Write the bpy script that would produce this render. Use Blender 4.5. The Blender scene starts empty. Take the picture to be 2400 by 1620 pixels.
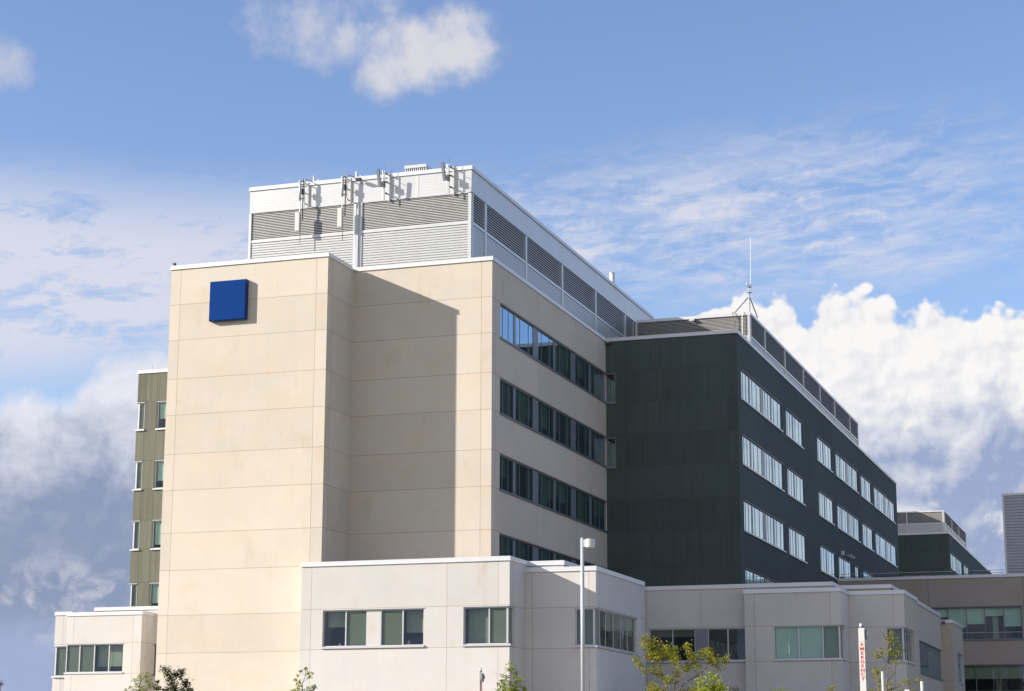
import bpy, bmesh, math, random, json
from mathutils import Vector, Matrix
random.seed(7)
sc = bpy.context.scene
C = sc.collection
R = math.radians
EXPO = 0.75
K = 1.0 / 2 ** EXPO

# ------------------------------------------------------------------ materials
def srgb(h):
    return tuple(((v / 12.92) if v <= .04045 else ((v + .055) / 1.055) ** 2.4) for v in [c / 255 for c in h])

class N:
    """small helper to write node maths as expressions"""
    def __init__(s, nt): s.nt = nt
    def new(s, t): return s.nt.nodes.new(t)
    def put(s, sock, v):
        if hasattr(v, 'is_output') or isinstance(v, bpy.types.NodeSocket): s.nt.links.new(v, sock)
        else:
            if isinstance(v, (tuple, list)) and sock.type == 'RGBA' and len(v) == 3: v = (*v, 1)
            sock.default_value = v
    def m(s, op, a, b=None, c=None, clamp=False):
        n = s.new('ShaderNodeMath'); n.operation = op; n.use_clamp = clamp
        s.put(n.inputs[0], a)
        if b is not None: s.put(n.inputs[1], b)
        if c is not None: s.put(n.inputs[2], c)
        return n.outputs[0]
    def add(s, a, b): return s.m('ADD', a, b)
    def sub(s, a, b): return s.m('SUBTRACT', a, b)
    def mul(s, a, b): return s.m('MULTIPLY', a, b)
    def ss(s, v, lo, hi, a=0., b=1.):
        n = s.new('ShaderNodeMapRange'); n.interpolation_type = 'SMOOTHSTEP'
        s.put(n.inputs[0], v); n.inputs[1].default_value = lo; n.inputs[2].default_value = hi
        n.inputs[3].default_value = a; n.inputs[4].default_value = b
        return n.outputs[0]
    def mix(s, f, a, b, mode='MIX'):
        n = s.new('ShaderNodeMix'); n.data_type = 'RGBA'; n.blend_type = mode
        s.put(n.inputs[0], f); s.put(n.inputs[6], a); s.put(n.inputs[7], b)
        return n.outputs[2]
    def xyz(s, x, y, z):
        n = s.new('ShaderNodeCombineXYZ'); s.put(n.inputs[0], x); s.put(n.inputs[1], y); s.put(n.inputs[2], z); return n.outputs[0]
    def noise(s, vec, scale, detail=4., rough=.55, dist=0.):
        n = s.new('ShaderNodeTexNoise'); s.put(n.inputs['Vector'], vec); n.inputs['Scale'].default_value = scale
        n.inputs['Detail'].default_value = detail; n.inputs['Roughness'].default_value = rough; n.inputs['Distortion'].default_value = dist
        return n.outputs[0]
    def vor(s, vec, scale, smooth=.6):
        n = s.new('ShaderNodeTexVoronoi'); n.feature = 'SMOOTH_F1'; s.put(n.inputs['Vector'], vec)
        n.inputs['Scale'].default_value = scale; n.inputs['Smoothness'].default_value = smooth
        return n.outputs[0]
    def curve(s, v, pts, x0, x1, y0, y1):
        n = s.new('ShaderNodeFloatCurve'); t = s.m('DIVIDE', s.sub(v, x0), x1 - x0, clamp=True)
        s.put(n.inputs[1], t); cv = n.mapping.curves[0]
        P = [((x - x0) / (x1 - x0), (y - y0) / (y1 - y0)) for x, y in pts]
        for i, p in enumerate(P):
            if i == 0: cv.points[0].location = p
            elif i == len(P) - 1: cv.points[-1].location = p
            else: cv.points.new(*p)
        n.mapping.update()
        return s.add(s.mul(n.outputs[0], y1 - y0), y0)

def mat(name):
    m = bpy.data.materials.new(name); m.use_nodes = True
    nt = m.node_tree; b = nt.nodes['Principled BSDF']
    return m, N(nt), b

def simple(name, col, rough=.6, metal=0., spec=.5, var=.06, scale=1.5):
    m, n, b = mat(name)
    pos = n.new('ShaderNodeNewGeometry').outputs['Position']
    v = n.noise(pos, scale, 5)
    k = n.ss(v, .25, .75, 1 - var, 1 + var)
    c = n.mix(1., (*col, 1), n.xyz(k, k, k), 'MULTIPLY')
    n.put(b.inputs['Base Color'], c)
    b.inputs['Roughness'].default_value = rough; b.inputs['Metallic'].default_value = metal
    b.inputs['Specular IOR Level'].default_value = spec
    return m

def concrete(name, col, streak=.05, mott=.06, tint=.05, warm=(1.06, 1., .9), ribs=False, rough=.85, stain=.12, patch=.3):
    """precast panels: per-panel tint from the colour attribute, mottling, faint run-off streaks"""
    m, n, b = mat(name)
    g = n.new('ShaderNodeNewGeometry'); pos = g.outputs['Position']
    sp = n.new('ShaderNodeSeparateXYZ'); n.put(sp.inputs[0], pos)
    x, y, z = sp.outputs
    u = n.add(x, n.mul(y, 1.13))
    at = n.new('ShaderNodeAttribute'); at.attribute_name = 'panel'
    pt = n.sub(at.outputs['Fac'], .5)
    big = n.sub(n.noise(pos, .33, 5, .6), .5)
    mid = n.sub(n.noise(n.xyz(n.mul(u, 1.2), n.mul(z, 1.6), 0.), 1., 6, .65), .5)
    st = n.sub(n.noise(n.xyz(n.mul(u, 2.2), n.mul(z, .16), 3.), 1.6, 4, .6), .5)
    k = n.add(1., n.mul(pt, tint * 2))
    k = n.add(k, n.mul(big, mott * 3)); k = n.add(k, n.mul(mid, mott * 1.4)); k = n.add(k, n.mul(st, streak * 2.6))
    if ribs:
        rb = n.sub(n.noise(n.xyz(n.mul(u, 7.), n.mul(z, .05), n.mul(at.outputs['Fac'], 9.)), 1., 3, .7), .5)
        k = n.add(k, n.mul(rb, ribs))
    sb = n.noise(n.xyz(n.mul(u, .55), n.mul(z, .3), 11.), 1., 5, .65)
    dirt = n.mul(n.ss(sb, .56, .74), stain)
    base = n.mix(n.ss(n.noise(n.xyz(n.mul(u, .5), n.mul(z, .7), n.mul(at.outputs['Fac'], 20.)), 1., 4, .6), .45, .72, 0., patch), (*col, 1),
                 (col[0] * warm[0], col[1] * warm[1] * .97, col[2] * warm[2], 1))
    kk = lambda w: n.mul(k, n.sub(1., n.mul(dirt, w)))
    c = n.mix(1., base, n.xyz(kk(.6), kk(1.), kk(1.5)), 'MULTIPLY')
    n.put(b.inputs['Base Color'], c)
    b.inputs['Roughness'].default_value = rough; b.inputs['Specular IOR Level'].default_value = .3
    bp = n.new('ShaderNodeBump'); bp.inputs['Strength'].default_value = .25; bp.inputs['Distance'].default_value = .02
    n.put(bp.inputs['Height'], n.noise(n.xyz(n.mul(u, 6.), n.mul(z, 1. if ribs else 6.), 0.), 1., 5))
    n.put(b.inputs['Normal'], bp.outputs[0])
    return m

def glass(name, tint, gloss=(.9, .97, 1.), lo=.07, hi=.55, warp=.006):
    m, n, b = mat(name); nt = n.nt; nt.nodes.remove(b)
    out = nt.nodes['Material Output']
    lw = n.new('ShaderNodeLayerWeight'); lw.inputs['Blend'].default_value = .5
    fac = n.m('POWER', lw.outputs['Facing'], 1.7)
    fac = n.add(lo, n.mul(fac, hi))
    pos = n.new('ShaderNodeNewGeometry').outputs['Position']
    bp = n.new('ShaderNodeBump'); bp.inputs['Strength'].default_value = 1.; bp.inputs['Distance'].default_value = warp
    n.put(bp.inputs['Height'], n.noise(pos, .55, 2))
    gl = n.new('ShaderNodeBsdfGlossy'); gl.inputs['Roughness'].default_value = 0.0; gl.inputs['Color'].default_value = (*gloss, 1)
    nt.links.new(bp.outputs[0], gl.inputs['Normal'])
    tr = n.new('ShaderNodeBsdfTransparent'); tr.inputs['Color'].default_value = (*tint, 1)
    mx = n.new('ShaderNodeMixShader'); n.put(mx.inputs[0], fac)
    nt.links.new(tr.outputs[0], mx.inputs[1]); nt.links.new(gl.outputs[0], mx.inputs[2]); nt.links.new(mx.outputs[0], out.inputs['Surface'])
    return m

def leafmat(name, col, col2):
    m, n, b = mat(name)
    oi = n.new('ShaderNodeAttribute'); oi.attribute_name = 'panel'
    c = n.mix(oi.outputs['Fac'], (*col, 1), (*col2, 1))
    n.put(b.inputs['Base Color'], c); b.inputs['Roughness'].default_value = .5; b.inputs['Specular IOR Level'].default_value = .3
    tl = n.new('ShaderNodeBsdfTranslucent'); n.put(tl.inputs[0], c)
    mx = n.new('ShaderNodeMixShader'); mx.inputs[0].default_value = .4
    out = n.nt.nodes['Material Output']
    n.nt.links.new(b.outputs[0], mx.inputs[1]); n.nt.links.new(tl.outputs[0], mx.inputs[2]); n.nt.links.new(mx.outputs[0], out.inputs['Surface'])
    return m

M = {}
M['beige'] = concrete('beige_precast', (.605, .545, .465), patch=.8, stain=.11, tint=.05, mott=.06, streak=.025)
M['pale'] = concrete('pale_precast', (.555, .54, .52), tint=.04, mott=.06, stain=.14, streak=.025)
M['tan'] = concrete('tan_precast', (.47, .42, .35), tint=.04)
M['green'] = concrete('dark_green_precast', (.070, .092, .088), mott=.10, ribs=.62, warm=(1.1, 1., .95), tint=.08, stain=.1)  # darker than the sunlit wing's green: its shade is put into the colour
M['olive'] = concrete('olive_green_precast', (.150, .150, .115), mott=.08, ribs=.95, warm=(1.05, 1., .95), tint=.08, stain=.15)
M['brown'] = concrete('brown_precast', (.37, .325, .285), tint=.05)
M['joint'] = simple('joint_sealant', (.33, .25, .19), .9)
M['djoint'] = simple('dark_joint_sealant', (.045, .052, .05), .9)
M['coping'] = simple('white_coping_metal', (.66, .67, .69), .4, .25, var=.03)
M['white'] = simple('white_metal_panel', (.62, .63, .64), .36, .35, var=.03, scale=.6)
M['louvre'] = simple('grey_louvre_metal', (.50, .50, .49), .45, .2)
M['glouvre'] = simple('warm_grey_louvre_metal', (.36, .345, .335), .5, .1)
M['siding'] = simple('ribbed_siding_metal', (.56, .57, .57), .38, .3, var=.03)
M['bsiding'] = simple('blue_grey_ribbed_metal', (.42, .44, .50), .45, .1)
M['void'] = simple('dark_void', (.025, .025, .028), .95)
M['steel'] = simple('galvanised_steel', (.42, .43, .44), .45, .6)
M['dsteel'] = simple('dark_steel', (.10, .10, .11), .5, .4)
M['alu'] = simple('window_aluminium', (.55, .56, .58), .4, .35, var=.02)
M['dalu'] = simple('dark_window_aluminium', (.16, .17, .20), .4, .3, var=.02)
M['pier'] = simple('blue_grey_metal_pier', (.20, .215, .25), .4, .2, var=.03)
M['lpier'] = simple('white_metal_pier', (.52, .54, .57), .4, .1, var=.02)
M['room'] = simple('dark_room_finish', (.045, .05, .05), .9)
M['blind'] = simple('green_grey_roller_blind', (.42, .42, .34), .8, var=.05, scale=.7)
M['pblind'] = simple('pale_roller_blind', (.80, .84, .74), .8, var=.05)
M['wblind'] = simple('white_vertical_blind', (.72, .74, .74), .8, var=.04)
M['glass'] = glass('green_tinted_glass', (.48, .54, .48), lo=.10)
M['sglass'] = glass('coated_window_glass', (.42, .56, .50), gloss=(.62, .80, .96), lo=.05, hi=.95)
M['cglass'] = glass('clear_window_glass', (.60, .74, .70), lo=.07)
M['rail_glass'] = glass('pale_green_balustrade_glass', (.55, .72, .68), lo=.12, hi=.5)
M['blue'] = simple('cobalt_blue_enamel', (.003, .042, .205), .6, 0., .04, var=.02)
M['dblue'] = simple('navy_blue_edge_enamel', (.006, .015, .12), .4, var=.02)
M['post'] = simple('white_painted_steel', (.64, .64, .62), .4, var=.02)
M['red'] = simple('red_lettering', (.52, .03, .03), .5, var=.02)
M['bark'] = simple('grey_brown_bark', (.19, .145, .11), .9, var=.2, scale=6)
M['roof'] = simple('grey_roof_gravel', (.30, .29, .28), .95, var=.15)
M['lgold'] = leafmat('gold_green_leaves', (.20, .21, .015), (.36, .33, .03))
M['lgreen'] = leafmat('spring_green_leaves', (.16, .22, .02), (.32, .36, .03))
M['ldark'] = leafmat('dark_bronze_leaves', (.028, .038, .010), (.07, .08, .016))
M['lbright'] = leafmat('bright_yellow_green_leaves', (.26, .32, .02), (.42, .45, .05))

# ------------------------------------------------------------------ objects
def link(o, parent=None):
    C.objects.link(o)
    if parent is not None: o.parent = parent
    return o
def meta(o, label, cat=None, group=None, kind=None):
    if label: o['label'] = label
    if cat: o['category'] = cat
    if group: o['group'] = group
    if kind: o['kind'] = kind
    return o
def thing(name, loc, label, cat, group=None):
    o = bpy.data.objects.new(name, None); o.empty_display_size = .5; o.location = loc
    link(o); return meta(o, label, cat, group)

class MB:
    """collects geometry in world coordinates, then links it as one mesh"""
    def __init__(s): s.v = []; s.f = []; s.mi = []; s.t = []
    def quad(s, a, b, c, d, mi=0, t=.5):
        i = len(s.v); s.v += [tuple(a), tuple(b), tuple(c), tuple(d)]; s.f.append((i, i + 1, i + 2, i + 3)); s.mi.append(mi); s.t.append(t)
    def box(s, x0, x1, y0, y1, z0, z1, mi=0, t=.5):
        if x0 > x1: x0, x1 = x1, x0
        if y0 > y1: y0, y1 = y1, y0
        if z0 > z1: z0, z1 = z1, z0
        i = len(s.v)
        s.v += [(x0, y0, z0), (x1, y0, z0), (x1, y1, z0), (x0, y1, z0), (x0, y0, z1), (x1, y0, z1), (x1, y1, z1), (x0, y1, z1)]
        for f in ((0, 3, 2, 1), (4, 5, 6, 7), (0, 1, 5, 4), (1, 2, 6, 5), (2, 3, 7, 6), (3, 0, 4, 7)):
            s.f.append(tuple(i + k for k in f)); s.mi.append(mi); s.t.append(t)
    def tube(s, pts, r0, r1=None, n=8, mi=0, cap=True, t=.5):
        r1 = r0 if r1 is None else r1
        P = [Vector(p) for p in pts]; L = len(P); base = len(s.v)
        for k, p in enumerate(P):
            d = (P[min(k + 1, L - 1)] - P[max(k - 1, 0)]).normalized()
            a = d.orthogonal().normalized() if abs(d.z) < .95 else Vector((1, 0, 0)); a = (a - d * a.dot(d)).normalized(); b = d.cross(a)
            r = r0 + (r1 - r0) * k / max(1, L - 1)
            for j in range(n):
                w = 2 * math.pi * j / n; s.v.append(tuple(p + a * (r * math.cos(w)) + b * (r * math.sin(w))))
        for k in range(L - 1):
            for j in range(n):
                q = base + k * n; s.f.append((q + j, q + (j + 1) % n, q + n + (j + 1) % n, q + n + j)); s.mi.append(mi); s.t.append(t)
        if cap:
            s.f.append(tuple(base + j for j in range(n))[::-1]); s.mi.append(mi); s.t.append(t)
            s.f.append(tuple(base + (L - 1) * n + j for j in range(n))); s.mi.append(mi); s.t.append(t)
    def lathe(s, c, prof, n=20, mi=0):
        base = len(s.v)
        for (r, z) in prof:
            for j in range(n):
                w = 2 * math.pi * j / n; s.v.append((c[0] + r * math.cos(w), c[1] + r * math.sin(w), c[2] + z))
        for k in range(len(prof) - 1):
            for j in range(n):
                q = base + k * n; s.f.append((q + j, q + (j + 1) % n, q + n + (j + 1) % n, q + n + j)); s.mi.append(mi); s.t.append(.5)
    def build(s, name, mats, parent=None, smooth=False, bevel=0, label=None):
        if not isinstance(mats, (list, tuple)): mats = [mats]
        me = bpy.data.meshes.new(name)
        off = Vector((0, 0, 0))
        p = parent
        while p is not None: off += p.location; p = p.parent
        me.from_pydata([tuple(Vector(v) - off) for v in s.v], [], s.f)
        for m in mats: me.materials.append(M[m] if isinstance(m, str) else m)
        for i, p in enumerate(me.polygons): p.material_index = s.mi[i]; p.use_smooth = smooth
        a = me.attributes.new('panel', 'FLOAT', 'FACE'); a.data.foreach_set('value', s.t)
        me.update()
        o = bpy.data.objects.new(name, me); link(o, parent)
        if bevel:
            b = o.modifiers.new('bevel', 'BEVEL'); b.width = bevel; b.segments = 2; b.limit_method = 'ANGLE'
        if label: o['label'] = label
        return o

# wall frames: u along the wall, z up, d into the building
def TF(kind, c):
    if kind == 'F': return lambda u, z, d: (u, c + d, z)      # faces the camera (-Y)
    if kind == 'S': return lambda u, z, d: (c - d, u, z)      # faces right (+X)
    if kind == 'L': return lambda u, z, d: (c + d, u, z)      # faces left (-X)
    if kind == 'B': return lambda u, z, d: (u, c - d, z)      # faces away (+Y)

def tbox(mb, T, u0, u1, z0, z1, d0, d1, mi=0):
    a = T(u0, z0, d0); b = T(u1, z1, d1)
    mb.box(a[0], b[0], a[1], b[1], a[2], b[2], mi)

def wall(parent, kind, c, u0, u1, z0, z1, m, ops=(), vj=(), hj=(), jm='joint', rev=.16, jw=.024, name='wall', label=None, seed=0):
    T = TF(kind, c); mb = MB(); rnd = random.Random(seed + int(abs(c * 7 + u0 * 3)))
    flip = kind in ('L', 'B')
    us = {round(u0, 4), round(u1, 4)}; zs = {round(z0, 4), round(z1, 4)}
    for a, b, e, f in ops: us |= {round(max(a, u0), 4), round(min(b, u1), 4)}; zs |= {round(max(e, z0), 4), round(min(f, z1), 4)}
    for v in vj:
        if u0 < v < u1: us |= {round(v - jw / 2, 4), round(v + jw / 2, 4)}
    for v in hj:
        if z0 < v < z1: zs |= {round(v - jw / 2, 4), round(v + jw / 2, 4)}
    us = sorted(us); zs = sorted(zs); tints = {}
    def q(p0, p1, p2, p3, mi, t):
        if flip: mb.quad(p3, p2, p1, p0, mi, t)
        else: mb.quad(p0, p1, p2, p3, mi, t)
    for i in range(len(us) - 1):
        for j in range(len(zs) - 1):
            a, b, e, f = us[i], us[i + 1], zs[j], zs[j + 1]; mu, mz = (a + b) / 2, (e + f) / 2
            if any(o[0] < mu < o[1] and o[2] < mz < o[3] for o in ops): continue
            jn = any(abs(mu - v) < jw / 2 for v in vj) or any(abs(mz - v) < jw / 2 for v in hj)
            key = (sum(v < mu for v in vj), sum(v < mz for v in hj))
            t = tints.setdefault(key, rnd.random())
            q(T(a, e, 0), T(b, e, 0), T(b, f, 0), T(a, f, 0), 1 if jn else 0, t)
    for a, b, e, f in ops:
        if a > u0 + 1e-3: q(T(a, e, 0), T(a, f, 0), T(a, f, rev), T(a, e, rev), 0, .5)
        if b < u1 - 1e-3: q(T(b, f, 0), T(b, e, 0), T(b, e, rev), T(b, f, rev), 0, .5)
        aa, bb = max(a, u0), min(b, u1)
        q(T(aa, f, 0), T(bb, f, 0), T(bb, f, rev), T(aa, f, rev), 0, .5)
        if e > z0 + 1e-3: q(T(bb, e, 0), T(aa, e, 0), T(aa, e, rev), T(bb, e, rev), 0, .5)
    return mb.build(name, [m, jm], parent, label=label)

def window(parent, kind, c, u0, u1, z0, z1, splits=(), blinds=None, gm='glass', fm='alu', dep=.10, fw=.06, mw=.05,
           sill=.07, cu0=False, cu1=False, head=True, depth=2.2, room=True, piers=(), pm='pier', sillm=None, mproud=0):
    """frame with mullions > pane, blind, sill, interior. splits: mullion positions; piers: (a,b) solid metal panels.
    blinds: list (per bay) of None or (material, drop fraction, distance behind the glass). cu0/cu1: open end at a corner window"""
    T = TF(kind, c); f = MB(); d0, d1 = dep, dep + .07; U0, U1 = u0, u1; cor = d1 + .001 if kind == 'F' else dep - .031
    if cu0: u0 = u0 + cor
    if cu1: u1 = u1 - cor
    tbox(f, T, u0, u1, z1 - fw, z1, d0 - .02, d1); tbox(f, T, u0, u1, z0, z0 + fw, d0 - .02, d1)
    if not cu0: tbox(f, T, u0, u0 + fw, z0 + fw, z1 - fw, d0 - .02, d1)
    if not cu1: tbox(f, T, u1 - fw, u1, z0 + fw, z1 - fw, d0 - .02, d1)
    if cu0 and kind != 'F': tbox(f, T, u0, u0 + .1, z0 + fw, z1 - fw, d0 - .02, d1)
    for s in splits: tbox(f, T, s - mw / 2, s + mw / 2, z0 + fw, z1 - fw, d0 - .014 - mproud, d1)
    if head: tbox(f, T, U0 - (.02 if not cu0 else 0), U1 + (.02 if not cu1 else .03), z1 + .001, z1 + .035, -.045, d0)
    w = f.build('window', fm, parent)
    if piers:
        for a, b in piers: p = MB(); tbox(p, T, a, b, z0 + fw, z1 - fw, d0 - .02, d1 + .01); p.build('pier_panel', pm, w)
    e = [u0 + fw * (not cu0)] + [s for s in splits] + [u1 - fw * (not cu1)]
    solid = lambda u: any(a < u < b for a, b in piers)
    bays = []
    for i in range(len(e) - 1):
        if solid((e[i] + e[i + 1]) / 2): continue
        bays.append((e[i], e[i + 1]))
        a, b, zz0, zz1, d = e[i], e[i + 1], z0 + fw, z1 - fw, dep + .002
        P = [T(a, zz0, d), T(b, zz0, d), T(b, zz1, d), T(a, zz1, d)]
        # tiny tilt per pane, as in real glazing
        g = MB(); g.quad(*P); g.build('pane', gm, w)
    if blinds:
        for i, (a, b) in enumerate(bays):
            bl = blinds[i % len(blinds)]
            if bl is None: continue
            bm, drop, db = bl[:3]
            q = MB(); zb = z1 - fw - (z1 - z0 - 2 * fw) * drop
            tbox(q, T, a + .015, b - .015, zb, z1 - fw, dep + .05 + db, dep + .056 + db)
            if drop < .98: tbox(q, T, a + .015, b - .015, zb - .035, zb, dep + .045 + db, dep + .061 + db)
            q.build('blind', bm, w)
    if sill:
        s = MB(); tbox(s, T, U0 - (.05 if not cu0 else 0), U1 + (.05 if not cu1 else sill), z0 - .09, z0 + .01, -sill, d0 - .03)
        s.build('sill', sillm or fm, w)
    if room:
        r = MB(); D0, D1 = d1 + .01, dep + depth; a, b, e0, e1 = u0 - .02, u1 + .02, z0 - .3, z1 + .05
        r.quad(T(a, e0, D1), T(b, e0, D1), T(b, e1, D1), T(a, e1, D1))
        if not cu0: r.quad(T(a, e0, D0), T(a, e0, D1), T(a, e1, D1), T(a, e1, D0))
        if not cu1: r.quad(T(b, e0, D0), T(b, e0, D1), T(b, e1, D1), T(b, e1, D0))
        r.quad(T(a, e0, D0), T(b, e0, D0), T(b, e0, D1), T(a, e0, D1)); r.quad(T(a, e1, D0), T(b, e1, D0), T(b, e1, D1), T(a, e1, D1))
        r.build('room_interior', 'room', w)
    return w

def coping(parent, segs, top, h=.2, out=.05, thick=.4, name='coping', m='coping'):
    """metal coping along wall tops. segs: (kind, c, u0, u1, ext0, ext1) ; built as one mesh, corners butted"""
    mb = MB()
    for kind, c, a, b in segs:
        T = TF(kind, c)
        tbox(mb, T, a, b, top - h, top, -out, thick)
        tbox(mb, T, a, b, top - h - .035, top - h, -out - .025, .0)
    return mb.build(name, m, parent)

def ribs(mb, T, u0, u1, z0, z1, pitch, depth, mi=0):
    """horizontal ribbed sheet: sloping face then a short return, all along u"""
    n = max(1, int(round((z1 - z0) / pitch))); p = (z1 - z0) / n
    for i in range(n):
        a = z0 + i * p; m_ = a + p * .72
        mb.quad(T(u0, a, 0), T(u1, a, 0), T(u1, m_, 0), T(u0, m_, 0), mi)
        mb.quad(T(u0, m_, 0), T(u1, m_, 0), T(u1, m_ + p * .06, depth), T(u0, m_ + p * .06, depth), mi)
        mb.quad(T(u0, m_ + p * .06, depth), T(u1, m_ + p * .06, depth), T(u1, a + p, depth), T(u0, a + p, depth), mi)
        mb.quad(T(u0, a + p, depth), T(u1, a + p, depth), T(u1, a + p, 0), T(u0, a + p, 0), mi)

def louvre(parent, kind, c, u0, u1, z0, z1, pitch, m='louvre', name='louvre', back=.16, vposts=1.25):
    T = TF(kind, c); mb = MB(); n = max(1, int(round((z1 - z0) / pitch))); p = (z1 - z0) / n
    for i in range(n):
        a = z0 + i * p
        q0, q1 = T(u0, a + .1 * p, .005), T(u1, a + .1 * p, .005); r0, r1 = T(u0, a + .48 * p, .012), T(u1, a + .48 * p, .012)
        s0, s1 = T(u0, a + p * 1.1, .10), T(u1, a + p * 1.1, .10)
        mb.quad(q0, q1, r1, r0); mb.quad(r0, r1, s1, s0); mb.quad(q0, q1, T(u1, a + .7 * p, .10), T(u0, a + .7 * p, .10))
    mb.quad(T(u0, z0, back), T(u1, z0, back), T(u1, z1, back), T(u0, z1, back), 1)
    k = 0
    for i in range(1, k):
        u = u0 + (u1 - u0) * i / k; tbox(mb, T, u - .02, u + .02, z0, z1, .105, .15, 1)
    return mb.build(name, [m, 'void'], parent)
# ------------------------------------------------------------------ setting
def terrain():
    mb = MB()
    xs = [-2500, -400, -150, -80, -40, 0, 40, 80, 150, 400, 2500]
    ys = [-2500, -400, -60, 0, 30, 42, 48, 53, 58, 63, 68, 75, 100, 160, 300, 700, 3000]
    h = lambda y: 4.0 * (lambda t: t * t * (3 - 2 * t))(min(1, max(0, (y - 42) / 33)))
    for i in range(len(xs) - 1):
        for j in range(len(ys) - 1):
            mb.quad((xs[i], ys[j], h(ys[j])), (xs[i + 1], ys[j], h(ys[j])), (xs[i + 1], ys[j + 1], h(ys[j + 1])), (xs[i], ys[j + 1], h(ys[j + 1])))
    m, n, b = mat('meadow_grass')
    pos = n.new('ShaderNodeNewGeometry').outputs['Position']
    c = n.mix(n.noise(pos, .25, 8), (.06, .085, .03, 1), (.13, .14, .06, 1)); n.put(b.inputs['Base Color'], c); b.inputs['Roughness'].default_value = .95
    o = mb.build('ground', m, None, smooth=True); meta(o, None, kind='structure')
    pm = simple('pale_concrete_paving', (.42, .39, .355), .9, var=.1)
    p = MB(); p.quad((-90, 86, 4.004), (30, 86, 4.004), (30, 159.5, 4.004), (-90, 159.5, 4.004)); o = p.build('pavement', pm); meta(o, None, kind='structure')
    cm = simple('worn_concrete_road', (.30, .285, .265), .9, var=.12, scale=.6)
    p = MB(); p.quad((-300, -45, .004), (300, -45, .004), (300, 38, .004), (-300, 38, .004)); o = p.build('road', cm); meta(o, None, kind='structure')
    k = MB(); k.box(-300, 300, 38, 38.2, -.1, .13); o = k.build('kerb', pm, bevel=.02); meta(o, None, kind='structure')
terrain()

TH = .4; OUT = .05
def cap(parent, x0, x1, y0, y1, top, h=.2, sides='FSLB', sx=None):
    mb = MB(); o = OUT; d = .025
    if 'F' in sides:
        mb.box(x0 - o, x1 + o, y0 - o, y0 + TH, top - h, top); mb.box(x0 - o - d, x1 + o + d, y0 - o - d, y0, top - h - .04, top - h)
    if 'B' in sides: mb.box(x0 - o, x1 + o, y1 - TH, y1 + o, top - h, top)
    if 'S' in sides: mb.box(x1 - TH, x1 + o, y0 + TH, y1 - TH, top - h, top); mb.box(x1, x1 + o + d, y0, y1, top - h - .04, top - h)
    if 'L' in sides: mb.box(x0 - o, x0 + TH, y0 + TH, y1 - TH, top - h, top); mb.box(x0 - o - d, x0, y0, y1, top - h - .04, top - h)
    sm = mb
    if 'F' in sides:
        x = x0 + 3.05
        while x < x1 - .3: sm.box(x - .03, x + .03, y0 - o - .004, y0 + .1, top - h + .002, top + .004); x += 3.05
    if 'S' in sides and y1 - y0 < 70:
        y = y0 + 3.05
        while y < y1 - .3: sm.box(x1 - .1, x1 + o + .004, y - .03, y + .03, top - h + .002, top + .004); y += 3.05
    return mb.build('coping', 'coping', parent)

def roof(parent, x0, x1, y0, y1, z):
    m = MB(); m.quad((x0 + .02, y0 + .02, z), (x1 - .02, y0 + .02, z), (x1 - .02, y1 - .02, z), (x0 + .02, y1 - .02, z)); m.build('roof', 'roof', parent)

def mass(parent, x0, x1, y0, y1, z0, top, m, F=None, S=None, L=None, B=None, jm='joint', h=.2, sides='FSLB', seed=0, ry=None):
    zt = top - h * .4
    for kd, c, a, b, spec in (('F', y0, x0, x1, F), ('S', x1, y0, y1, S), ('L', x0, y0, y1, L), ('B', y1, x0, x1, B)):
        if spec is False: continue
        spec = spec or {}
        wall(parent, kd, c, spec.get('u0', a), spec.get('u1', b), z0, zt, spec.get('m', m), spec.get('ops', ()), spec.get('vj', ()), spec.get('hj', ()), jm, seed=seed, rev=spec.get('rev', .16))
    roof(parent, x0, x1, y0, y1, top - .6)
    cap(parent, x0, x1, y0, y1, top, h, sides)

G0 = 3.9                                   # walls start just below the plateau
HJ = (27.17, 25.09, 22.83, 20.75, 18.50, 16.45, 14.05, 11.97, 9.48, 7.41)

# ---- front tower
tw = thing('hospital_tower', (-48.75, 96.35, 4.0), 'tall plain beige concrete tower carrying the blue square sign near its top', 'building')
mass(tw, -53.68, -43.83, 96.35, 100.0, G0, 29.5, 'beige', F=dict(vj=(-53.05, -44.53), hj=HJ), S=dict(vj=(97.0,), hj=HJ), L=dict(vj=(97.0,), hj=HJ), B=False, sides='FSL', seed=3)
b = MB(); b.box(-53.66, -53.56, 96.5, 96.6, 29.5, 29.66); b.box(-53.68, -53.54, 96.42, 96.62, 29.62, 29.72); b.build('roof_beacon', 'dsteel', tw)

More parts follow.
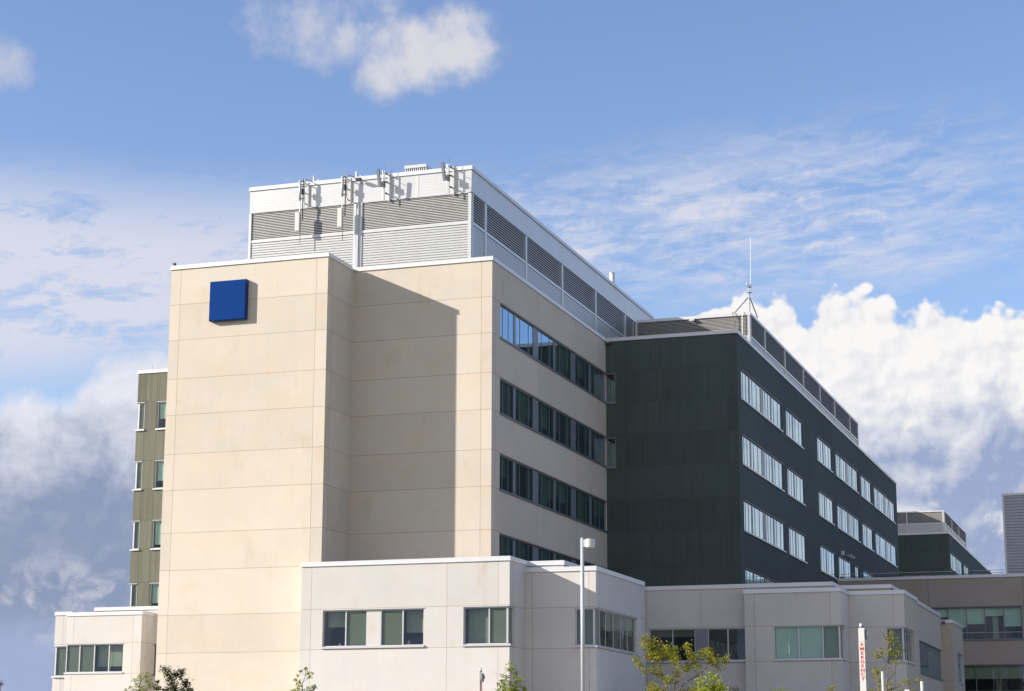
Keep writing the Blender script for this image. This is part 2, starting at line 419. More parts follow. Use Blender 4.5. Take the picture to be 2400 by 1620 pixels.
# ---- main beige wing
mn = thing('hospital_wing', (-44.5, 100.0, 4.0), 'beige concrete block right of the plain tower, long window rows on its shaded side wall', 'building')
ROWS = [(25.11, 27.07), (20.77, 22.74), (16.46, 18.42), (12.00, 13.96), (7.45, 9.4)]
mass(mn, -53.68, -35.38, 100.0, 180.0, G0, 29.5, 'beige', F=dict(vj=(-36.02,), hj=HJ, u0=-53.68),
     S=dict(u1=122.93, vj=(100.63, 108.4, 116.04), hj=HJ, ops=[(101.4, 122.9, a, b) for a, b in ROWS[:4]]), B={}, sides='FSLB', seed=11)
rb = random.Random(5)
for ri, (a, b) in enumerate(ROWS[:4]):
    bl = []
    for k in range(18):
        r = rb.random()
        bl.append(None if r < .3 else ('blind', rb.choice([.98, .98, .55, .62, .4, .72]), .08))
    if ri == 0: bl[0] = bl[1] = bl[2] = None
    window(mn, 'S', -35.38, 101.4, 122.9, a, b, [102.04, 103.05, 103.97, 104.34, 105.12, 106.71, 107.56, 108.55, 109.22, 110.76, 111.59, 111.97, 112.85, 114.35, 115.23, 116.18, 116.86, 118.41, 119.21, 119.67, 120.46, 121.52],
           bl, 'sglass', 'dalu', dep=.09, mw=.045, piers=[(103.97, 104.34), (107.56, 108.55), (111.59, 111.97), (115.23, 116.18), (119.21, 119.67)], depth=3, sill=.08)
for s in (): pass

# ---- dark green wing
gr = thing('hospital_wing', (-31.0, 122.93, 4.0), 'large dark green wing with bright striped windows along its receding side wall', 'building')
GJ = (27.13, 25.07, 22.82, 20.72, 18.45, 16.40, 14.0, 11.95)
GR = [(25.09, 27.05), (20.73, 22.68), (16.36, 18.34), (12.0, 13.88)]
gops = []
for a, b in GR[:3]:
    gops += [(u0, u1, a, b) for u0, u1 in ((124.1, 137.75), (139.5, 146.0), (152.45, 159.1), (161.05, 172.7), (174.55, 180.6), (182.4, 196.1))]
a, b = GR[3]; gops += [(u0, u1, a, b) for u0, u1 in ((124.1, 137.75), (139.5, 146.0), (152.45, 159.1))]
gops = [o for o in gops if not (o[2] == GR[2][0] and o[0] > 159.2)] + [(u0, u1, GR[2][0], GR[2][1]) for u0, u1 in ((161.05, 167.4), (169.6, 171.6), (174.2, 180.6), (182.4, 196.1))]
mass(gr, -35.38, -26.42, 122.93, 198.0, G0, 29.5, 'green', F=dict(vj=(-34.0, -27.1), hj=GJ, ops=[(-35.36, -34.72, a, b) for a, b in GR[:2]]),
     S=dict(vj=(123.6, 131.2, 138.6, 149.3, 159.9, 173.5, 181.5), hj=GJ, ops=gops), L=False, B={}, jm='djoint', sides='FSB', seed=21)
for a, b in GR[:2]:
    window(gr, 'F', 122.93, -35.36, -34.72, a, b, (), [('blind', .98, .5)], 'glass', 'pier', dep=.02, fw=.05, depth=2)
def gmod(u0, u1, out):
    L = u1 - u0; f = [.10, .25, .40, .46, .57, .80]; s = [u0 + L * k for k in f]; out += s; return (s[2], s[3])
for (u0, u1, a, b) in gops:
    sp = []; pr = []
    if u1 - u0 > 11:
        mdl = (u0 + u1) / 2; w = .5; pr.append(gmod(u0, mdl - w, sp)); sp += [mdl - w, mdl + w]; pr.append((mdl - w, mdl + w)); pr.append(gmod(mdl + w, u1, sp))
    elif u1 - u0 > 4: pr.append(gmod(u0, u1, sp))
    else: sp = [(u0 + u1) / 2]
    bl = [None if rb.random() < .8 else ('wblind', rb.choice([.98, .98, .6]), .05) for _ in range(12)]
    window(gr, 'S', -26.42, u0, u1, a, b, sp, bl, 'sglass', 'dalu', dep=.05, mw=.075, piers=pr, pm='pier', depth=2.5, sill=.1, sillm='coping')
m_ = MB(); m_.box(-35.3, -34.95, 122.7, 122.93, 29.08, 29.22); m_.build('wall_camera_box', 'dsteel', gr)
m_ = MB(); m_.box(-26.42, -26.2, 162.3, 162.55, 18.55, 18.9); m_.build('wall_light', 'white', gr)
for y in (164.8, 166.3):
    m_ = MB(); m_.box(-26.42, -26.1, y, y + .12, 18.75, 18.85); m_.box(-26.2, -25.95, y - .08, y + .22, 18.65, 18.85); m_.build('wall_camera', 'steel', gr)

# ---- roof plant rooms
def plant(root, x0, x1, y0, y1, z0, zs, zl, zt, m_ends, pf, ps, top_panel=True, pitch=.1, lm='louvre', sm='siding', hasB=True, y_side1=None, panel_j=(), pw=.16, capm=True):
    """zs..zl siding to louvre, zl..zt louvre, above zt flat panels (if any) to m_ends"""
    # front bays between post positions pf, side bays between ps
    def face(kind, c, posts, lo, hi):
        pt = pitch * (1.6 if kind == 'S' else 1.)
        T = TF(kind, c); pts = sorted(posts)
        for i in range(len(pts) - 1):
            a = pts[i][0] + pts[i][1] / 2; b = pts[i + 1][0] - pts[i + 1][1] / 2
            s = MB(); ribs(s, T, a, b, z0, zs - .1, .155 if sm == 'siding' else .2, .05); s.build('ribbed_siding', sm, root)
            f = MB(); tbox(f, T, a, b, zs - .1, zs + .06, -.03, .1); f.build('flashing', 'white', root)
            louvre(root, kind, c, a, b, zs + .06, zl, pt, lm)
        for u, w in pts:
            p = MB(); tbox(p, T, u - w / 2, u + w / 2, z0, zl, -.05, .2); p.build('post', 'white', root)
    face('F', y0, pf, x0, x1); face('S', x1, ps, y0, y1)

p1 = thing('rooftop_plant_room', (-44.75, 102.5, 28.9), 'white metal plant room on the beige block roof, antennas fixed to its front', 'plant room')
plant(p1, -51.93, -37.57, 102.5, 144.1, 28.9, 32.37, 34.15, None, None,
      [(-51.85, .16), (-44.75, .55), (-37.66, .18)], [(102.66, .12), (104.9, .3), (112.52, .3), (120.15, .3), (128.02, .3), (135.75, .3), (138.15, .2)])
LJ = tuple(34.19 + .17 * i for i in range(1, 8))
for kd, c, a, b, vj in (('F', 102.5, -51.93, -37.57, ()), ('S', -37.57, 102.5, 144.1, (104.9, 112.52, 120.15, 124.1, 127.95, 131.8, 135.7, 139.6)), ('L', -51.93, 102.5, 144.1, ()), ('B', 144.1, -51.93, -37.57, ())):
    wall(p1, kd, c, a, b, 34.17 if kd in 'FS' else 28.9, 35.68, 'white', (), vj, (), 'steel', jw=.035, name='panel_band')
    if kd in 'FS':
        T = TF(kd, c); s = MB()
        for z in LJ: tbox(s, T, a + .002, b - .002, z - .004, z + .004, -.003, .001)
        s.build('panel_seams', 'louvre', p1)
        s = MB(); tbox(s, T, a - (.03 if kd == 'F' else -.1), b + (.03 if kd == 'F' else 0), 34.13, 34.19, -.05, .12); s.build('flashing', 'steel', p1)
t_ = MB(); t_.box(-41.1, -40.9, 102.488, 102.5, 34.2, 35.5); t_.build('cover_strip', 'post', p1)
t_ = MB(); t_.box(-44.83, -44.67, 102.36, 102.447, 28.9, 34.1); t_.build('channel', 'lpier', p1)
cap(p1, -51.93, -37.57, 102.5, 144.1, 35.8, .2); roof(p1, -51.93, -37.57, 102.5, 144.1, 35.5)

p2 = thing('rooftop_plant_room', (-33.0, 138.2, 28.9), 'low louvred plant room on the large dark green wing, mast at its front corner', 'plant room')
plant(p2, -37.3, -28.66, 138.2, 188.5, 28.9, 32.4, 34.0, None, None, [(-37.35, .2), (-28.75, .18)],
      [(138.36, .1), (143.5, .22), (151.4, .22), (159.5, .22), (167.4, .22), (175.0, .22), (183.6, .22), (188.4, .2)], lm='glouvre', sm='siding')
wall(p2, 'B', 188.5, -37.3, -28.66, 28.9, 34.1, 'white'); wall(p2, 'L', -37.3, 138.2, 188.5, 28.9, 34.1, 'white')
cap(p2, -37.3, -28.66, 138.2, 188.5, 34.2, .18); roof(p2, -37.3, -28.66, 138.2, 188.5, 34.0)
t_ = MB(); t_.box(-33.15, -32.85, 138.0, 138.15, 33.85, 34.0); t_.box(-33.2, -32.8, 137.9, 138.0, 33.8, 33.92); t_.build('floodlight', 'white', p2)

# ---- left olive wing
lf = thing('hospital_wing', (-62.0, 122.9, 4.0), 'narrow sunlit olive green wing left of the tower, corner window on every floor', 'building')
lops = []; lw = []
for a, b in ((25.1, 27.08), (20.75, 22.76), (16.42, 18.44), (12.0, 13.95)):
    lops += [(-70.85, -70.22, a, b), (-69.2, -65.5, a, b)]; lw += [(a, b)]
mass(lf, -70.85, -53.68, 122.9, 150.0, G0, 29.5, 'olive', F=dict(vj=(-70.2, -69.25), hj=HJ, ops=lops), L=dict(ops=[(122.9, 124.4, a, b) for a, b in lw], hj=HJ, vj=(124.5,)), S=False, B={}, jm='djoint', sides='FLB', seed=31)
for a, b in lw:
    window(lf, 'F', 122.9, -70.85, -70.22, a, b, (), [('blind', .98, .03)], 'glass', 'white', cu0=True, fw=.07, mw=.08, sill=.12, sillm='white', depth=1.4)
    window(lf, 'L', -70.85, 122.9, 124.4, a, b, (), [('blind', .98, .03)], 'glass', 'white', cu0=True, fw=.07, mw=.08, sill=.12, sillm='white', depth=1.4, room=False)
    window(lf, 'F', 122.9, -69.2, -65.5, a, b, (-67.3,), [('pblind', rb.choice([.6, .85, .8, .7]), .12)], 'cglass', 'white', fw=.07, sill=.12, sillm='white')
t_ = MB(); t_.tube([(-69.9, 123.2, 29.4), (-69.9, 123.2, 29.9)], .012, n=5); t_.build('lightning_rod', 'dsteel', lf)

# ---- low annex far left
la = thing('low_annex', (-66.0, 117.86, 4.0), 'low white annex at the far left with a band of four green panes', 'building')
mass(la, -72.68, -66.86, 117.86, 125, G0, 11.6, 'pale', F=dict(vj=(-72.15, -67.5), hj=(9.48, 7.41), ops=[(-72.68, -68.2, 7.5, 9.42)]), S=dict(vj=(118.6,), hj=(9.48, 7.41)), L=False, B=False, sides='FS', seed=41)
window(la, 'F', 117.86, -72.68, -68.2, 7.5, 9.42, (-71.62, -70.47, -69.33), [('blind', .98, .03), ('blind', .98, .03), ('pblind', .78, .45), ('pblind', .78, .45)], 'glass', 'alu', mw=.07)
mass(la, -73.95, -72.68, 118.4, 125, G0, 11.72, 'pale', F=dict(vj=(-73.3,), hj=(9.48, 7.2), ops=[(-73.95, -72.75, 7.3, 9.35)]), S=False, L=dict(ops=[(118.4, 121, 7.3, 9.35)]), B={}, sides='FLB', seed=42)
window(la, 'F', 118.4, -73.95, -72.75, 7.3, 9.35, (), [('blind', .98, .03)], 'glass', 'white', cu0=True, mw=.08, sill=.14, depth=1.2)
window(la, 'L', -73.95, 118.4, 121, 7.3, 9.35, (), [('blind', .98, .03)], 'glass', 'white', cu0=True, mw=.08, sill=.14, depth=1.2, room=False)
mass(la, -71.5, -56.0, 119.5, 122.85, G0, 12.05, 'pale', F=dict(vj=(-66.9,), hj=(9.48, 7.41), ops=[(-66.75, -65.3, 7.4, 9.4)]), S={}, L={}, B=False, sides='FSL', seed=43)
window(la, 'F', 119.5, -66.75, -65.3, 7.4, 9.4, (), None, 'glass', 'dalu')

# ---- low annex in front of the tower
l1 = thing('low_annex', (-38.4, 94.8, 4.0), 'low white annex whose sunlit front has three pairs of green panes', 'building')
wins1 = [(-42.97, -40.47), (-39.72, -37.22), (-35.03, -32.51)]
mass(l1, -44.25, -32.51, 94.8, 99.95, G0, 12.0, 'pale', F=dict(vj=(-43.66, -35.95, -33.13), hj=(9.49, 7.38), ops=[(-42.97, -37.22, 7.5, 9.42), (-35.03, -32.51, 7.5, 9.42)]),
     S=dict(u1=97.75, vj=(95.4,), hj=(9.49, 7.38), ops=[(94.8, 95.6, 7.5, 9.42)]), B=False, sides='FSL', seed=51)
window(l1, 'F', 94.8, -42.97, -37.22, 7.5, 9.42, (-41.67, -40.47, -39.68, -38.43), [('pblind', .42, .42), ('blind', .98, .03), ('blind', .98, .03), ('pblind', .62, .42)], 'glass', 'alu', mw=.07, piers=[(-40.47, -39.68)], pm='pale', dep=.12, sill=.1)
window(l1, 'F', 94.8, -35.03, -32.51, 7.5, 9.42, (-33.65,), [('pblind', .98, .42), ('blind', .98, .03)], 'glass', 'alu', mw=.07, cu1=True, dep=.12, sill=.1)
window(l1, 'S', -32.51, 94.8, 95.6, 7.5, 9.42, (), [('blind', .98, .03)], 'glass', 'alu', cu0=True, dep=.12, depth=1.2, room=False, sill=.1)

q = MB(); q.box(-42.9, -41.7, 94.99, 95.25, 7.50, 7.57); q.box(-38.4, -37.3, 94.99, 95.25, 7.50, 7.57); q.build('window_ledge', 'pale', l1)
for x, hgt, rr, lb in ((-42.08, .13, .07, 'small white cup on the window ledge at the left end of the sunlit annex'), (-38.17, .24, .075, 'white bottle on the window ledge right of the white panel')):
    q = MB(); q.lathe((x, 95.12, 7.572), [(0, 0), (rr, 0), (rr, hgt * .7), (rr * .5, hgt * .85), (rr * .5, hgt), (0, hgt)], 16); o = q.build('bottle' if hgt > .2 else 'cup', 'wblind', None, smooth=True); meta(o, lb, 'bottle' if hgt > .2 else 'cup')

# ---- stepped bay right of it
l2 = thing('low_annex', (-30.5, 97.27, 4.0), 'pale annex bay behind the lamp post, diagonal shadow across its top', 'building')
mass(l2, -32.505, -28.62, 97.27, 106.9, G0, 11.6, 'pale', F=dict(vj=(-32.1, -29.0), hj=(9.49, 7.38), ops=[(-29.75, -28.62, 7.5, 9.42)]),
     S=dict(vj=(97.95, 106.3), hj=(9.49, 7.38), ops=[(97.27, 105.3, 7.5, 9.42)]), L=False, B=dict(u0=-30.54), sides='FSB', seed=61)
window(l2, 'F', 97.27, -29.75, -28.62, 7.5, 9.42, (), [('blind', .98, .03)], 'glass', 'alu', cu1=True, dep=.12, depth=1.2, sill=.1, mw=.07)
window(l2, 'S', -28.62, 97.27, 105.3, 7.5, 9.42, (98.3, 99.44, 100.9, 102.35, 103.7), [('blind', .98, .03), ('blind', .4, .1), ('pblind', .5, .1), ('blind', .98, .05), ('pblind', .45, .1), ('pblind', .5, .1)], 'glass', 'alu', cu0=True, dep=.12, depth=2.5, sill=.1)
mass(l2, -32.5, -30.54, 97.8, 114.3, G0, 12.0, 'pale', L=False, B=False, sides='FS', seed=62)

# ---- shaded annex right
l3 = thing('low_annex', (-24.0, 113.6, 4.0), 'long shaded grey annex behind the broad tree and the large emergency pillar', 'building')
mass(l3, -33.0, -19.2, 114.3, 122.9, G0, 12.0, 'pale', F=dict(vj=(-30.45, -27.1, -24.4), hj=(9.49, 7.38), ops=[(-30.3, -24.32, 7.5, 9.42)]), S={}, L=False, B=False, sides='FS', seed=71)
window(l3, 'F', 114.3, -30.3, -24.32, 7.5, 9.42, (-28.88, -27.5, -26.7, -25.5), [('blind', .2, .1), ('blind', .2, .1), None, None], 'glass', 'alu', mw=.07, piers=[(-27.5, -26.7)], pm='pier', sill=.1, dep=.12)
mass(l3, -24.3, -18.62, 113.6, 116.4, G0, 11.6, 'pale', F=dict(vj=(-23.7, -19.25), hj=(9.45, 7.4), ops=[(-22.6, -18.62, 7.5, 9.42)]),
     S=dict(vj=(), hj=(9.45, 7.4), ops=[(113.6, 114.7, 7.5, 9.42)]), L=dict(u1=114.3), B=False, sides='FSL', seed=72)
window(l3, 'F', 113.6, -22.6, -18.62, 7.5, 9.42, (-21.13, -19.72), [('pblind', .97, .05), ('pblind', .97, .05), ('blind', .98, .1)], 'cglass', 'alu', cu1=True, mw=.07, sill=.1, dep=.12)
window(l3, 'S', -18.62, 113.6, 114.7, 7.5, 9.42, (), [('blind', .98, .03)], 'glass', 'alu', cu0=True, depth=1.2, room=False, sill=.1, dep=.12)
mass(l3, -18.615, -15.34, 116.4, 122.48, G0, 11.6, 'pale', F=dict(vj=(-16.0,), hj=(9.45, 7.4), ops=[(-16.45, -15.34, 7.45, 9.4)]),
     S=dict(m='tan', hj=(9.45, 7.4), ops=[(116.4, 120.3, 7.45, 9.4)]), L=False, B=dict(u0=-16.15), sides='FSB', seed=73)
window(l3, 'F', 116.4, -16.45, -15.34, 7.45, 9.4, (), [('blind', .98, .1)], 'glass', 'alu', cu1=True, depth=1.2, sill=.12, dep=.12)
window(l3, 'S', -15.34, 116.4, 120.3, 7.45, 9.4, (117.5, 118.6, 119.5), [('wblind', .98, .05), None, ('wblind', .45, .05), ('blind', .98, .05)], 'glass', 'alu', cu0=True, depth=2, sill=.12, dep=.12)
mass(l3, -19.15, -16.18, 117.0, 142.14, G0, 12.0, 'tan', S=dict(hj=(9.45, 7.4), vj=(130.0, 142.0), ops=[(129.5, 141.5, 7.35, 9.4)]), L=False, B=False, sides='FS', seed=74)
window(l3, 'S', -16.18, 129.5, 141.5, 7.35, 9.4, [129.5 + 1.2 * i for i in range(1, 10)], [('wblind', .98, .05), None, ('blind', .98, .05)], 'sglass', 'dalu', depth=2.5)
mass(l3, -19.15, -15.4, 142.14, 149.0, G0, 11.6, 'tan', F=dict(hj=(9.45, 7.3)), S=dict(vj=(144.6,), hj=(9.45, 7.3), ops=[(144.75, 148.2, 7.3, 9.4)]), L={}, B={}, seed=75)
window(l3, 'S', -15.4, 144.75, 148.2, 7.3, 9.4, (146.2, 147.4), [('wblind', .98, .05), None], 'sglass', 'alu', depth=2)
t_ = MB(); t_.box(-16.08, -15.88, 141.9, 142.14, 11.32, 11.5); t_.build('wall_light', 'dsteel', l3)

# ---- brown building at the right
br = thing('office_block', (-11.0, 160.0, 4.0), 'wide brown concrete block at the right edge, with a long strip of large green panes', 'building')
bops = [(-25.9, -11.85, 11.25, 13.8), (-11.5, 3.0, 11.25, 13.8), (-25.9, -11.85, 6.2, 9.2), (-11.5, 3.0, 6.2, 9.2)]
mass(br, -26.41, 4.0, 160.0, 197.9, G0, 16.4, 'brown', F=dict(vj=(-19.11, -11.7), hj=(13.86, 9.26), ops=bops), S={}, L=False, B={}, jm='djoint', h=.2, sides='FSB', seed=81)
for a, b, e, f in bops:
    hi = e > 10; n0 = 1.45
    sp = [b - n0 * i for i in range(1, int((b - a) / n0) + 1) if b - n0 * i > a + .3] if hi else [b - 1.9 * i for i in range(1, int((b - a) / 1.9) + 1) if b - 1.9 * i > a + .3]
    bl = [('pblind', rb.choice([.25, .6, .98, .5, .6]), .15) if hi else ('pblind', .33, .15) for _ in range(10)]
    w = window(br, 'F', 160.0, a, b, e, f, sorted(sp), bl, 'cglass' if hi else 'glass', 'dalu', mw=.07, sill=.08, dep=.1, depth=4)
    q = MB(); z = 11.8 if hi else 7.2; q.box(a, b, 160.12, 160.15, z - .03, z + .03); q.build('guard_rail', 'alu', w)
    for cx in ((a + b) / 2 + 4.9, (a + b) / 2 - 2.4):
        q = MB(); q.box(cx - .22, cx + .22, 160.5, 160.9, e, f); q.build('column', 'tan', w)

mt = thing('metal_clad_block', (-7.0, 163.0, 15.9), 'tall blue grey ribbed metal plant block standing on the brown roof at the right edge', 'plant block')
s_ = MB(); ribs(s_, TF('F', 163.0), -13.1, 2.0, 15.9, 23.1, .24, .07); s_.build('ribbed_siding', 'bsiding', mt)
for kd, c, a, b in (('L', -13.16, 163.0, 178.0), ('B', 178.0, -13.16, 2.0), ('S', 2.0, 163.0, 178.0)): wall(mt, kd, c, a, b, 15.9, 23.1, 'bsiding')
s_ = MB(); s_.box(-13.2, -13.05, 162.94, 163.08, 15.9, 23.1); s_.build('corner_trim', 'white', mt)
cap(mt, -13.16, 2.0, 163.0, 178.0, 23.25, .15); roof(mt, -13.16, 2.0, 163.0, 178.0, 23.0)
s_ = MB(); s_.tube([(-12.4, 163.3, 23.2), (-12.4, 163.3, 23.6)], .012, n=5); s_.build('lightning_rod', 'dsteel', mt)

rl = thing('roof_railing', (-20.0, 161.0, 15.8), 'pale glass balustrade with dark posts and rails along the brown roof edge', 'railing')
px_ = [-26.2 + 1.49 * i for i in range(9)]
for x in px_:
    q = MB(); q.box(x - .03, x + .03, 160.97, 161.03, 15.8, 16.85); q.box(x - .13, x + .13, 160.9, 161.0, 16.4, 16.62); q.build('post', 'dsteel', rl)
q = MB(); q.box(-26.3, -13.2, 160.97, 161.03, 16.80, 16.84); q.build('top_rail', 'steel', rl)
q = MB(); q.box(-26.3, -13.2, 160.98, 161.02, 16.60, 16.63); q.build('mid_rail', 'dsteel', rl)
for i in range(len(px_) - 1):
    q = MB(); q.box(px_[i] + .12, px_[i + 1] - .12, 160.99, 161.0, 15.9, 16.58); q.build('glass_panel', 'rail_glass', rl)

# ---- far green wing
fg = thing('hospital_wing', (-33.0, 243.5, 4.0), 'distant dark green wing beyond the brown roof, right of the nearer green wing', 'building')
fops = [(u0, u1, a, b) for a, b in GR[:2] for u0, u1 in ((244.5, 257.6), (260, 266), (272, 285))]
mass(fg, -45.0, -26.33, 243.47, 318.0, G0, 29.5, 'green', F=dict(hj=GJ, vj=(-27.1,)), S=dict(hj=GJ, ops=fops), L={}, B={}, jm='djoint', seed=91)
for (u0, u1, a, b) in fops:
    sp = []; pr = []
    if u1 - u0 > 11:
        mdl = (u0 + u1) / 2; w = .5; pr.append(gmod(u0, mdl - w, sp)); sp += [mdl - w, mdl + w]; pr.append((mdl - w, mdl + w)); pr.append(gmod(mdl + w, u1, sp))
    else: pr.append(gmod(u0, u1, sp))
    window(fg, 'S', -26.33, u0, u1, a, b, sp, [('wblind', .98, .05), None, None], 'sglass', 'dalu', dep=.05, mw=.075, piers=pr, pm='pier', depth=2.5, sill=.1, sillm='coping')
fb = thing('hospital_wing', (-44.5, 223.0, 4.0), 'far beige concrete block hidden behind the large dark green wing', 'building')
mass(fb, -53.68, -35.38, 220.5, 300.0, G0, 29.5, 'beige', F=dict(hj=HJ), L=dict(hj=HJ), S=dict(u1=243.47), B={})
wall(fb, 'F', 223.0, -51.93, -37.57, 29.3, 35.8, 'white'); wall(fb, 'S', -37.57, 223.0, 264.0, 29.3, 35.8, 'white'); wall(fb, 'L', -51.93, 223.0, 264.0, 29.3, 35.8, 'white'); roof(fb, -51.93, -37.57, 223.0, 264.0, 35.7)
p3 = thing('rooftop_plant_room', (-32.0, 245.5, 29.0), 'small distant louvred plant room on the far green wing, white band round its base', 'plant room')
plant(p3, -40.0, -27.0, 245.5, 271.0, 29.0, 30.85, 32.3, None, None, [(-39.9, .2), (-31.6, .12), (-27.1, .22)], [(245.8, .3), (253.8, .3), (261.8, .3), (270.8, .3)], lm='glouvre', sm='siding')
wall(p3, 'B', 271.0, -40.0, -27.0, 29.0, 32.3, 'white'); wall(p3, 'L', -40.0, 245.5, 271.0, 29.0, 32.3, 'white')
cap(p3, -40.0, -27.0, 245.5, 271.0, 32.42, .12); roof(p3, -40.0, -27.0, 245.5, 271.0, 32.3)

# ------------------------------------------------------------------ things on the buildings
sg = thing('sign', (-49.87, 96.35, 25.98), 'blank square cobalt blue box sign high on the beige tower', 'sign')
q = MB(); q.box(-51.0, -48.73, 96.0, 96.06, 25.99, 28.28); q.build('face_panel', 'blue', sg, bevel=.03)
q = MB(); q.box(-51.01, -48.72, 96.061, 96.34, 25.98, 28.29); q.build('casing', 'dblue', sg, bevel=.01)

def antenna_tall(x, lbl):
    r = thing('antenna_mount', (x + .12, 102.45, 34.0), lbl, 'antenna', 'antenna mounts on the plant room front')
    q = MB(); q.tube([(x, 101.95, 34.5), (x, 101.95, 35.74)], .075, n=14); q.tube([(x, 101.95, 35.74), (x, 101.95, 35.79)], .07, .03, n=14); q.build('tube_antenna', 'lpier', r, smooth=True)
    q = MB(); q.tube([(x + .02, 101.95, 34.44), (x + .02, 101.95, 33.6)], .03, n=8); q.build('antenna_stem', 'steel', r)
    q = MB(); q.tube([(x + .16, 102.05, 33.3), (x + .16, 102.05, 35.9)], .032, n=8); q.build('pole', 'dsteel', r)
    q = MB(); q.box(x + .23, x + .275, 102.02, 102.08, 34.05, 35.85); q.box(x + .25, x + .33, 102.40, 102.455, 34.2, 35.75); q.build('rail', 'post', r)
    for z in (34.62, 35.1, 35.5, 35.72): q = MB(); q.box(x + .02, x + .23, 101.97, 102.02, z - .025, z + .025); q.build('clamp', 'dsteel', r)
    for z in (34.35, 35.0, 35.6): q = MB(); q.box(x + .24, x + .27, 102.08, 102.4, z - .03, z + .03); q.build('bracket', 'dsteel', r)
    q = MB(); q.tube([(x + .25, 102.05, 35.85), (x + .55, 102.75, 35.84)], .018, n=6); q.build('brace', 'dsteel', r)
    q = MB(); q.tube([(x + .2, 102.05, 35.86), (x + .4, 102.75, 35.9)], .018, n=6); q.build('brace', 'dsteel', r)
    q = MB(); q.box(x + .08, x + .15, 101.9, 102.2, 34.9, 35.25); q.build('equipment_box', 'dsteel', r)
    q = MB(); q.box(x - .22, x + .06, 101.82, 101.98, 32.6, 33.78); q.build('panel_antenna', 'post', r, bevel=.02)
    q = MB(); q.tube([(x + .03, 102.05, 33.7), (x + .03, 102.05, 31.8)], .02, n=6); q.build('rod', 'dsteel', r)
def antenna_short(x, lbl):
    r = thing('antenna_mount', (x + .12, 102.45, 34.0), lbl, 'antenna', 'antenna mounts on the plant room front')
    q = MB(); xa = x - .16
    Tn = [(xa - .02, 101.5, 35.86), (xa + .14, 101.5, 35.86), (xa + .26, 101.6, 34.76), (xa + .10, 101.6, 34.76)]
    b = len(q.v); q.v += Tn + [(a_ + .03, b_ + .1, c_) for a_, b_, c_ in Tn]
    for f in ((0, 3, 2, 1), (4, 5, 6, 7), (0, 1, 5, 4), (1, 2, 6, 5), (2, 3, 7, 6), (3, 0, 4, 7)): q.f.append(tuple(b + k_ for k_ in f)); q.mi.append(0); q.t.append(.5)
    q.build('panel_antenna', 'pier', r)
    q = MB(); q.tube([(x + .06, 102.0, 34.12), (x + .06, 102.0, 35.86)], .03, n=8); q.tube([(x + .16, 102.05, 34.08), (x + .16, 102.05, 35.86)], .03, n=8); q.build('pole', 'steel', r)
    q = MB(); q.box(x + .25, x + .34, 102.36, 102.455, 34.08, 35.8); q.build('rail', 'post', r)
    for z in (35.05, 35.6): q = MB(); q.tube([(xa + .15, 101.62, z), (x + .08, 102.0, z - .04)], .018, n=6); q.build('brace', 'dsteel', r)
    for z in (34.5, 35.2, 35.7): q = MB(); q.box(x + .16, x + .28, 102.08, 102.36, z - .025, z + .025); q.build('bracket', 'dsteel', r)
    q = MB(); q.box(x + .22, x + .42, 102.44, 102.9, 35.81, 35.85); q.build('roof_arm', 'dsteel', r)
    q = MB(); q.box(x + .02, x + .18, 101.9, 102.15, 34.85, 35.2); q.build('equipment_box', 'dsteel', r)
    q = MB(); q.tube([(x + .16, 102.05, 35.86), (x + .16, 102.05, 36.34)], .014, .004, n=6); q.build('whip', 'dsteel', r)
antenna_tall(-48.34, 'leftmost antenna mount, white tube above a white box, on the plant room front')
antenna_tall(-45.57, 'second antenna mount from the left, white tube and box beside the grey channel')
antenna_short(-43.05, 'third antenna mount from the left, tilted grey panel, left of the slatted roof vent')
antenna_short(-38.97, 'rightmost antenna mount with tilted grey panel, near the plant room corner')

for i, (x, t, l) in enumerate(((-48.02, 36.36, 'taller left vent pipe beside the leftmost antenna'), (-47.72, 36.14, 'shorter vent pipe right of the leftmost antenna'), (-45.22, 36.38, 'taller vent pipe above the dark roof floodlight'), (-44.95, 36.12, 'shorter vent pipe right of the dark roof floodlight'))):
    q = MB(); q.tube([(x, 103.2, 35.45), (x, 103.2, t)], .055 if i % 2 == 0 else .045, n=12)
    o = q.build('vent_pipe', 'post', None, smooth=False); meta(o, l, 'vent pipe', 'vent pipes on the plant room roof')
fl = thing('floodlight', (-44.6, 102.4, 35.6), 'dark floodlight hanging over the plant room edge beside the second antenna', 'floodlight')
q = MB(); q.box(-44.78, -44.42, 101.95, 102.25, 35.5, 35.57); q.box(-44.74, -44.46, 101.99, 102.21, 35.45, 35.5); q.build('lamp_head', 'dsteel', fl)
q = MB(); q.box(-44.62, -44.58, 102.1, 102.44, 35.57, 35.61); q.build('bracket', 'steel', fl)

rv = thing('roof_vent', (-42.5, 106.0, 35.5), 'boxy white roof vent with vertical slats above the plant room edge', 'roof vent')
q = MB(); q.box(-43.24, -41.80, 105.96, 108.64, 37.17, 37.36); q.build('hood', 'white', rv)
q = MB(); q.box(-43.1, -41.95, 106.12, 108.5, 35.5, 37.17); q.build('core', 'void', rv)
q = MB()
for i in range(11): q.box(-43.2 + .131 * i, -43.2 + .131 * i + .062, 106.0, 106.06, 35.5, 37.17)
q.box(-41.9, -41.84, 106.06, 108.6, 35.5, 37.17); q.box(-43.2, -43.14, 106.06, 108.6, 35.5, 37.17)
q.build('slats', 'white', rv)

es = thing('exhaust_stack', (-39.73, 140.0, 35.5), 'shiny round metal exhaust stack on the receding plant room roof', 'exhaust stack')
q = MB(); q.tube([(-39.73, 140, 35.5), (-39.73, 140, 38.5)], .2, n=24); q.build('flue', 'post', es, smooth=True)
q = MB()
for z in (36.5, 37.5, 38.45): q.tube([(-39.73, 140, z), (-39.73, 140, z + .07)], .215, n=24)
q.build('ring', 'steel', es)

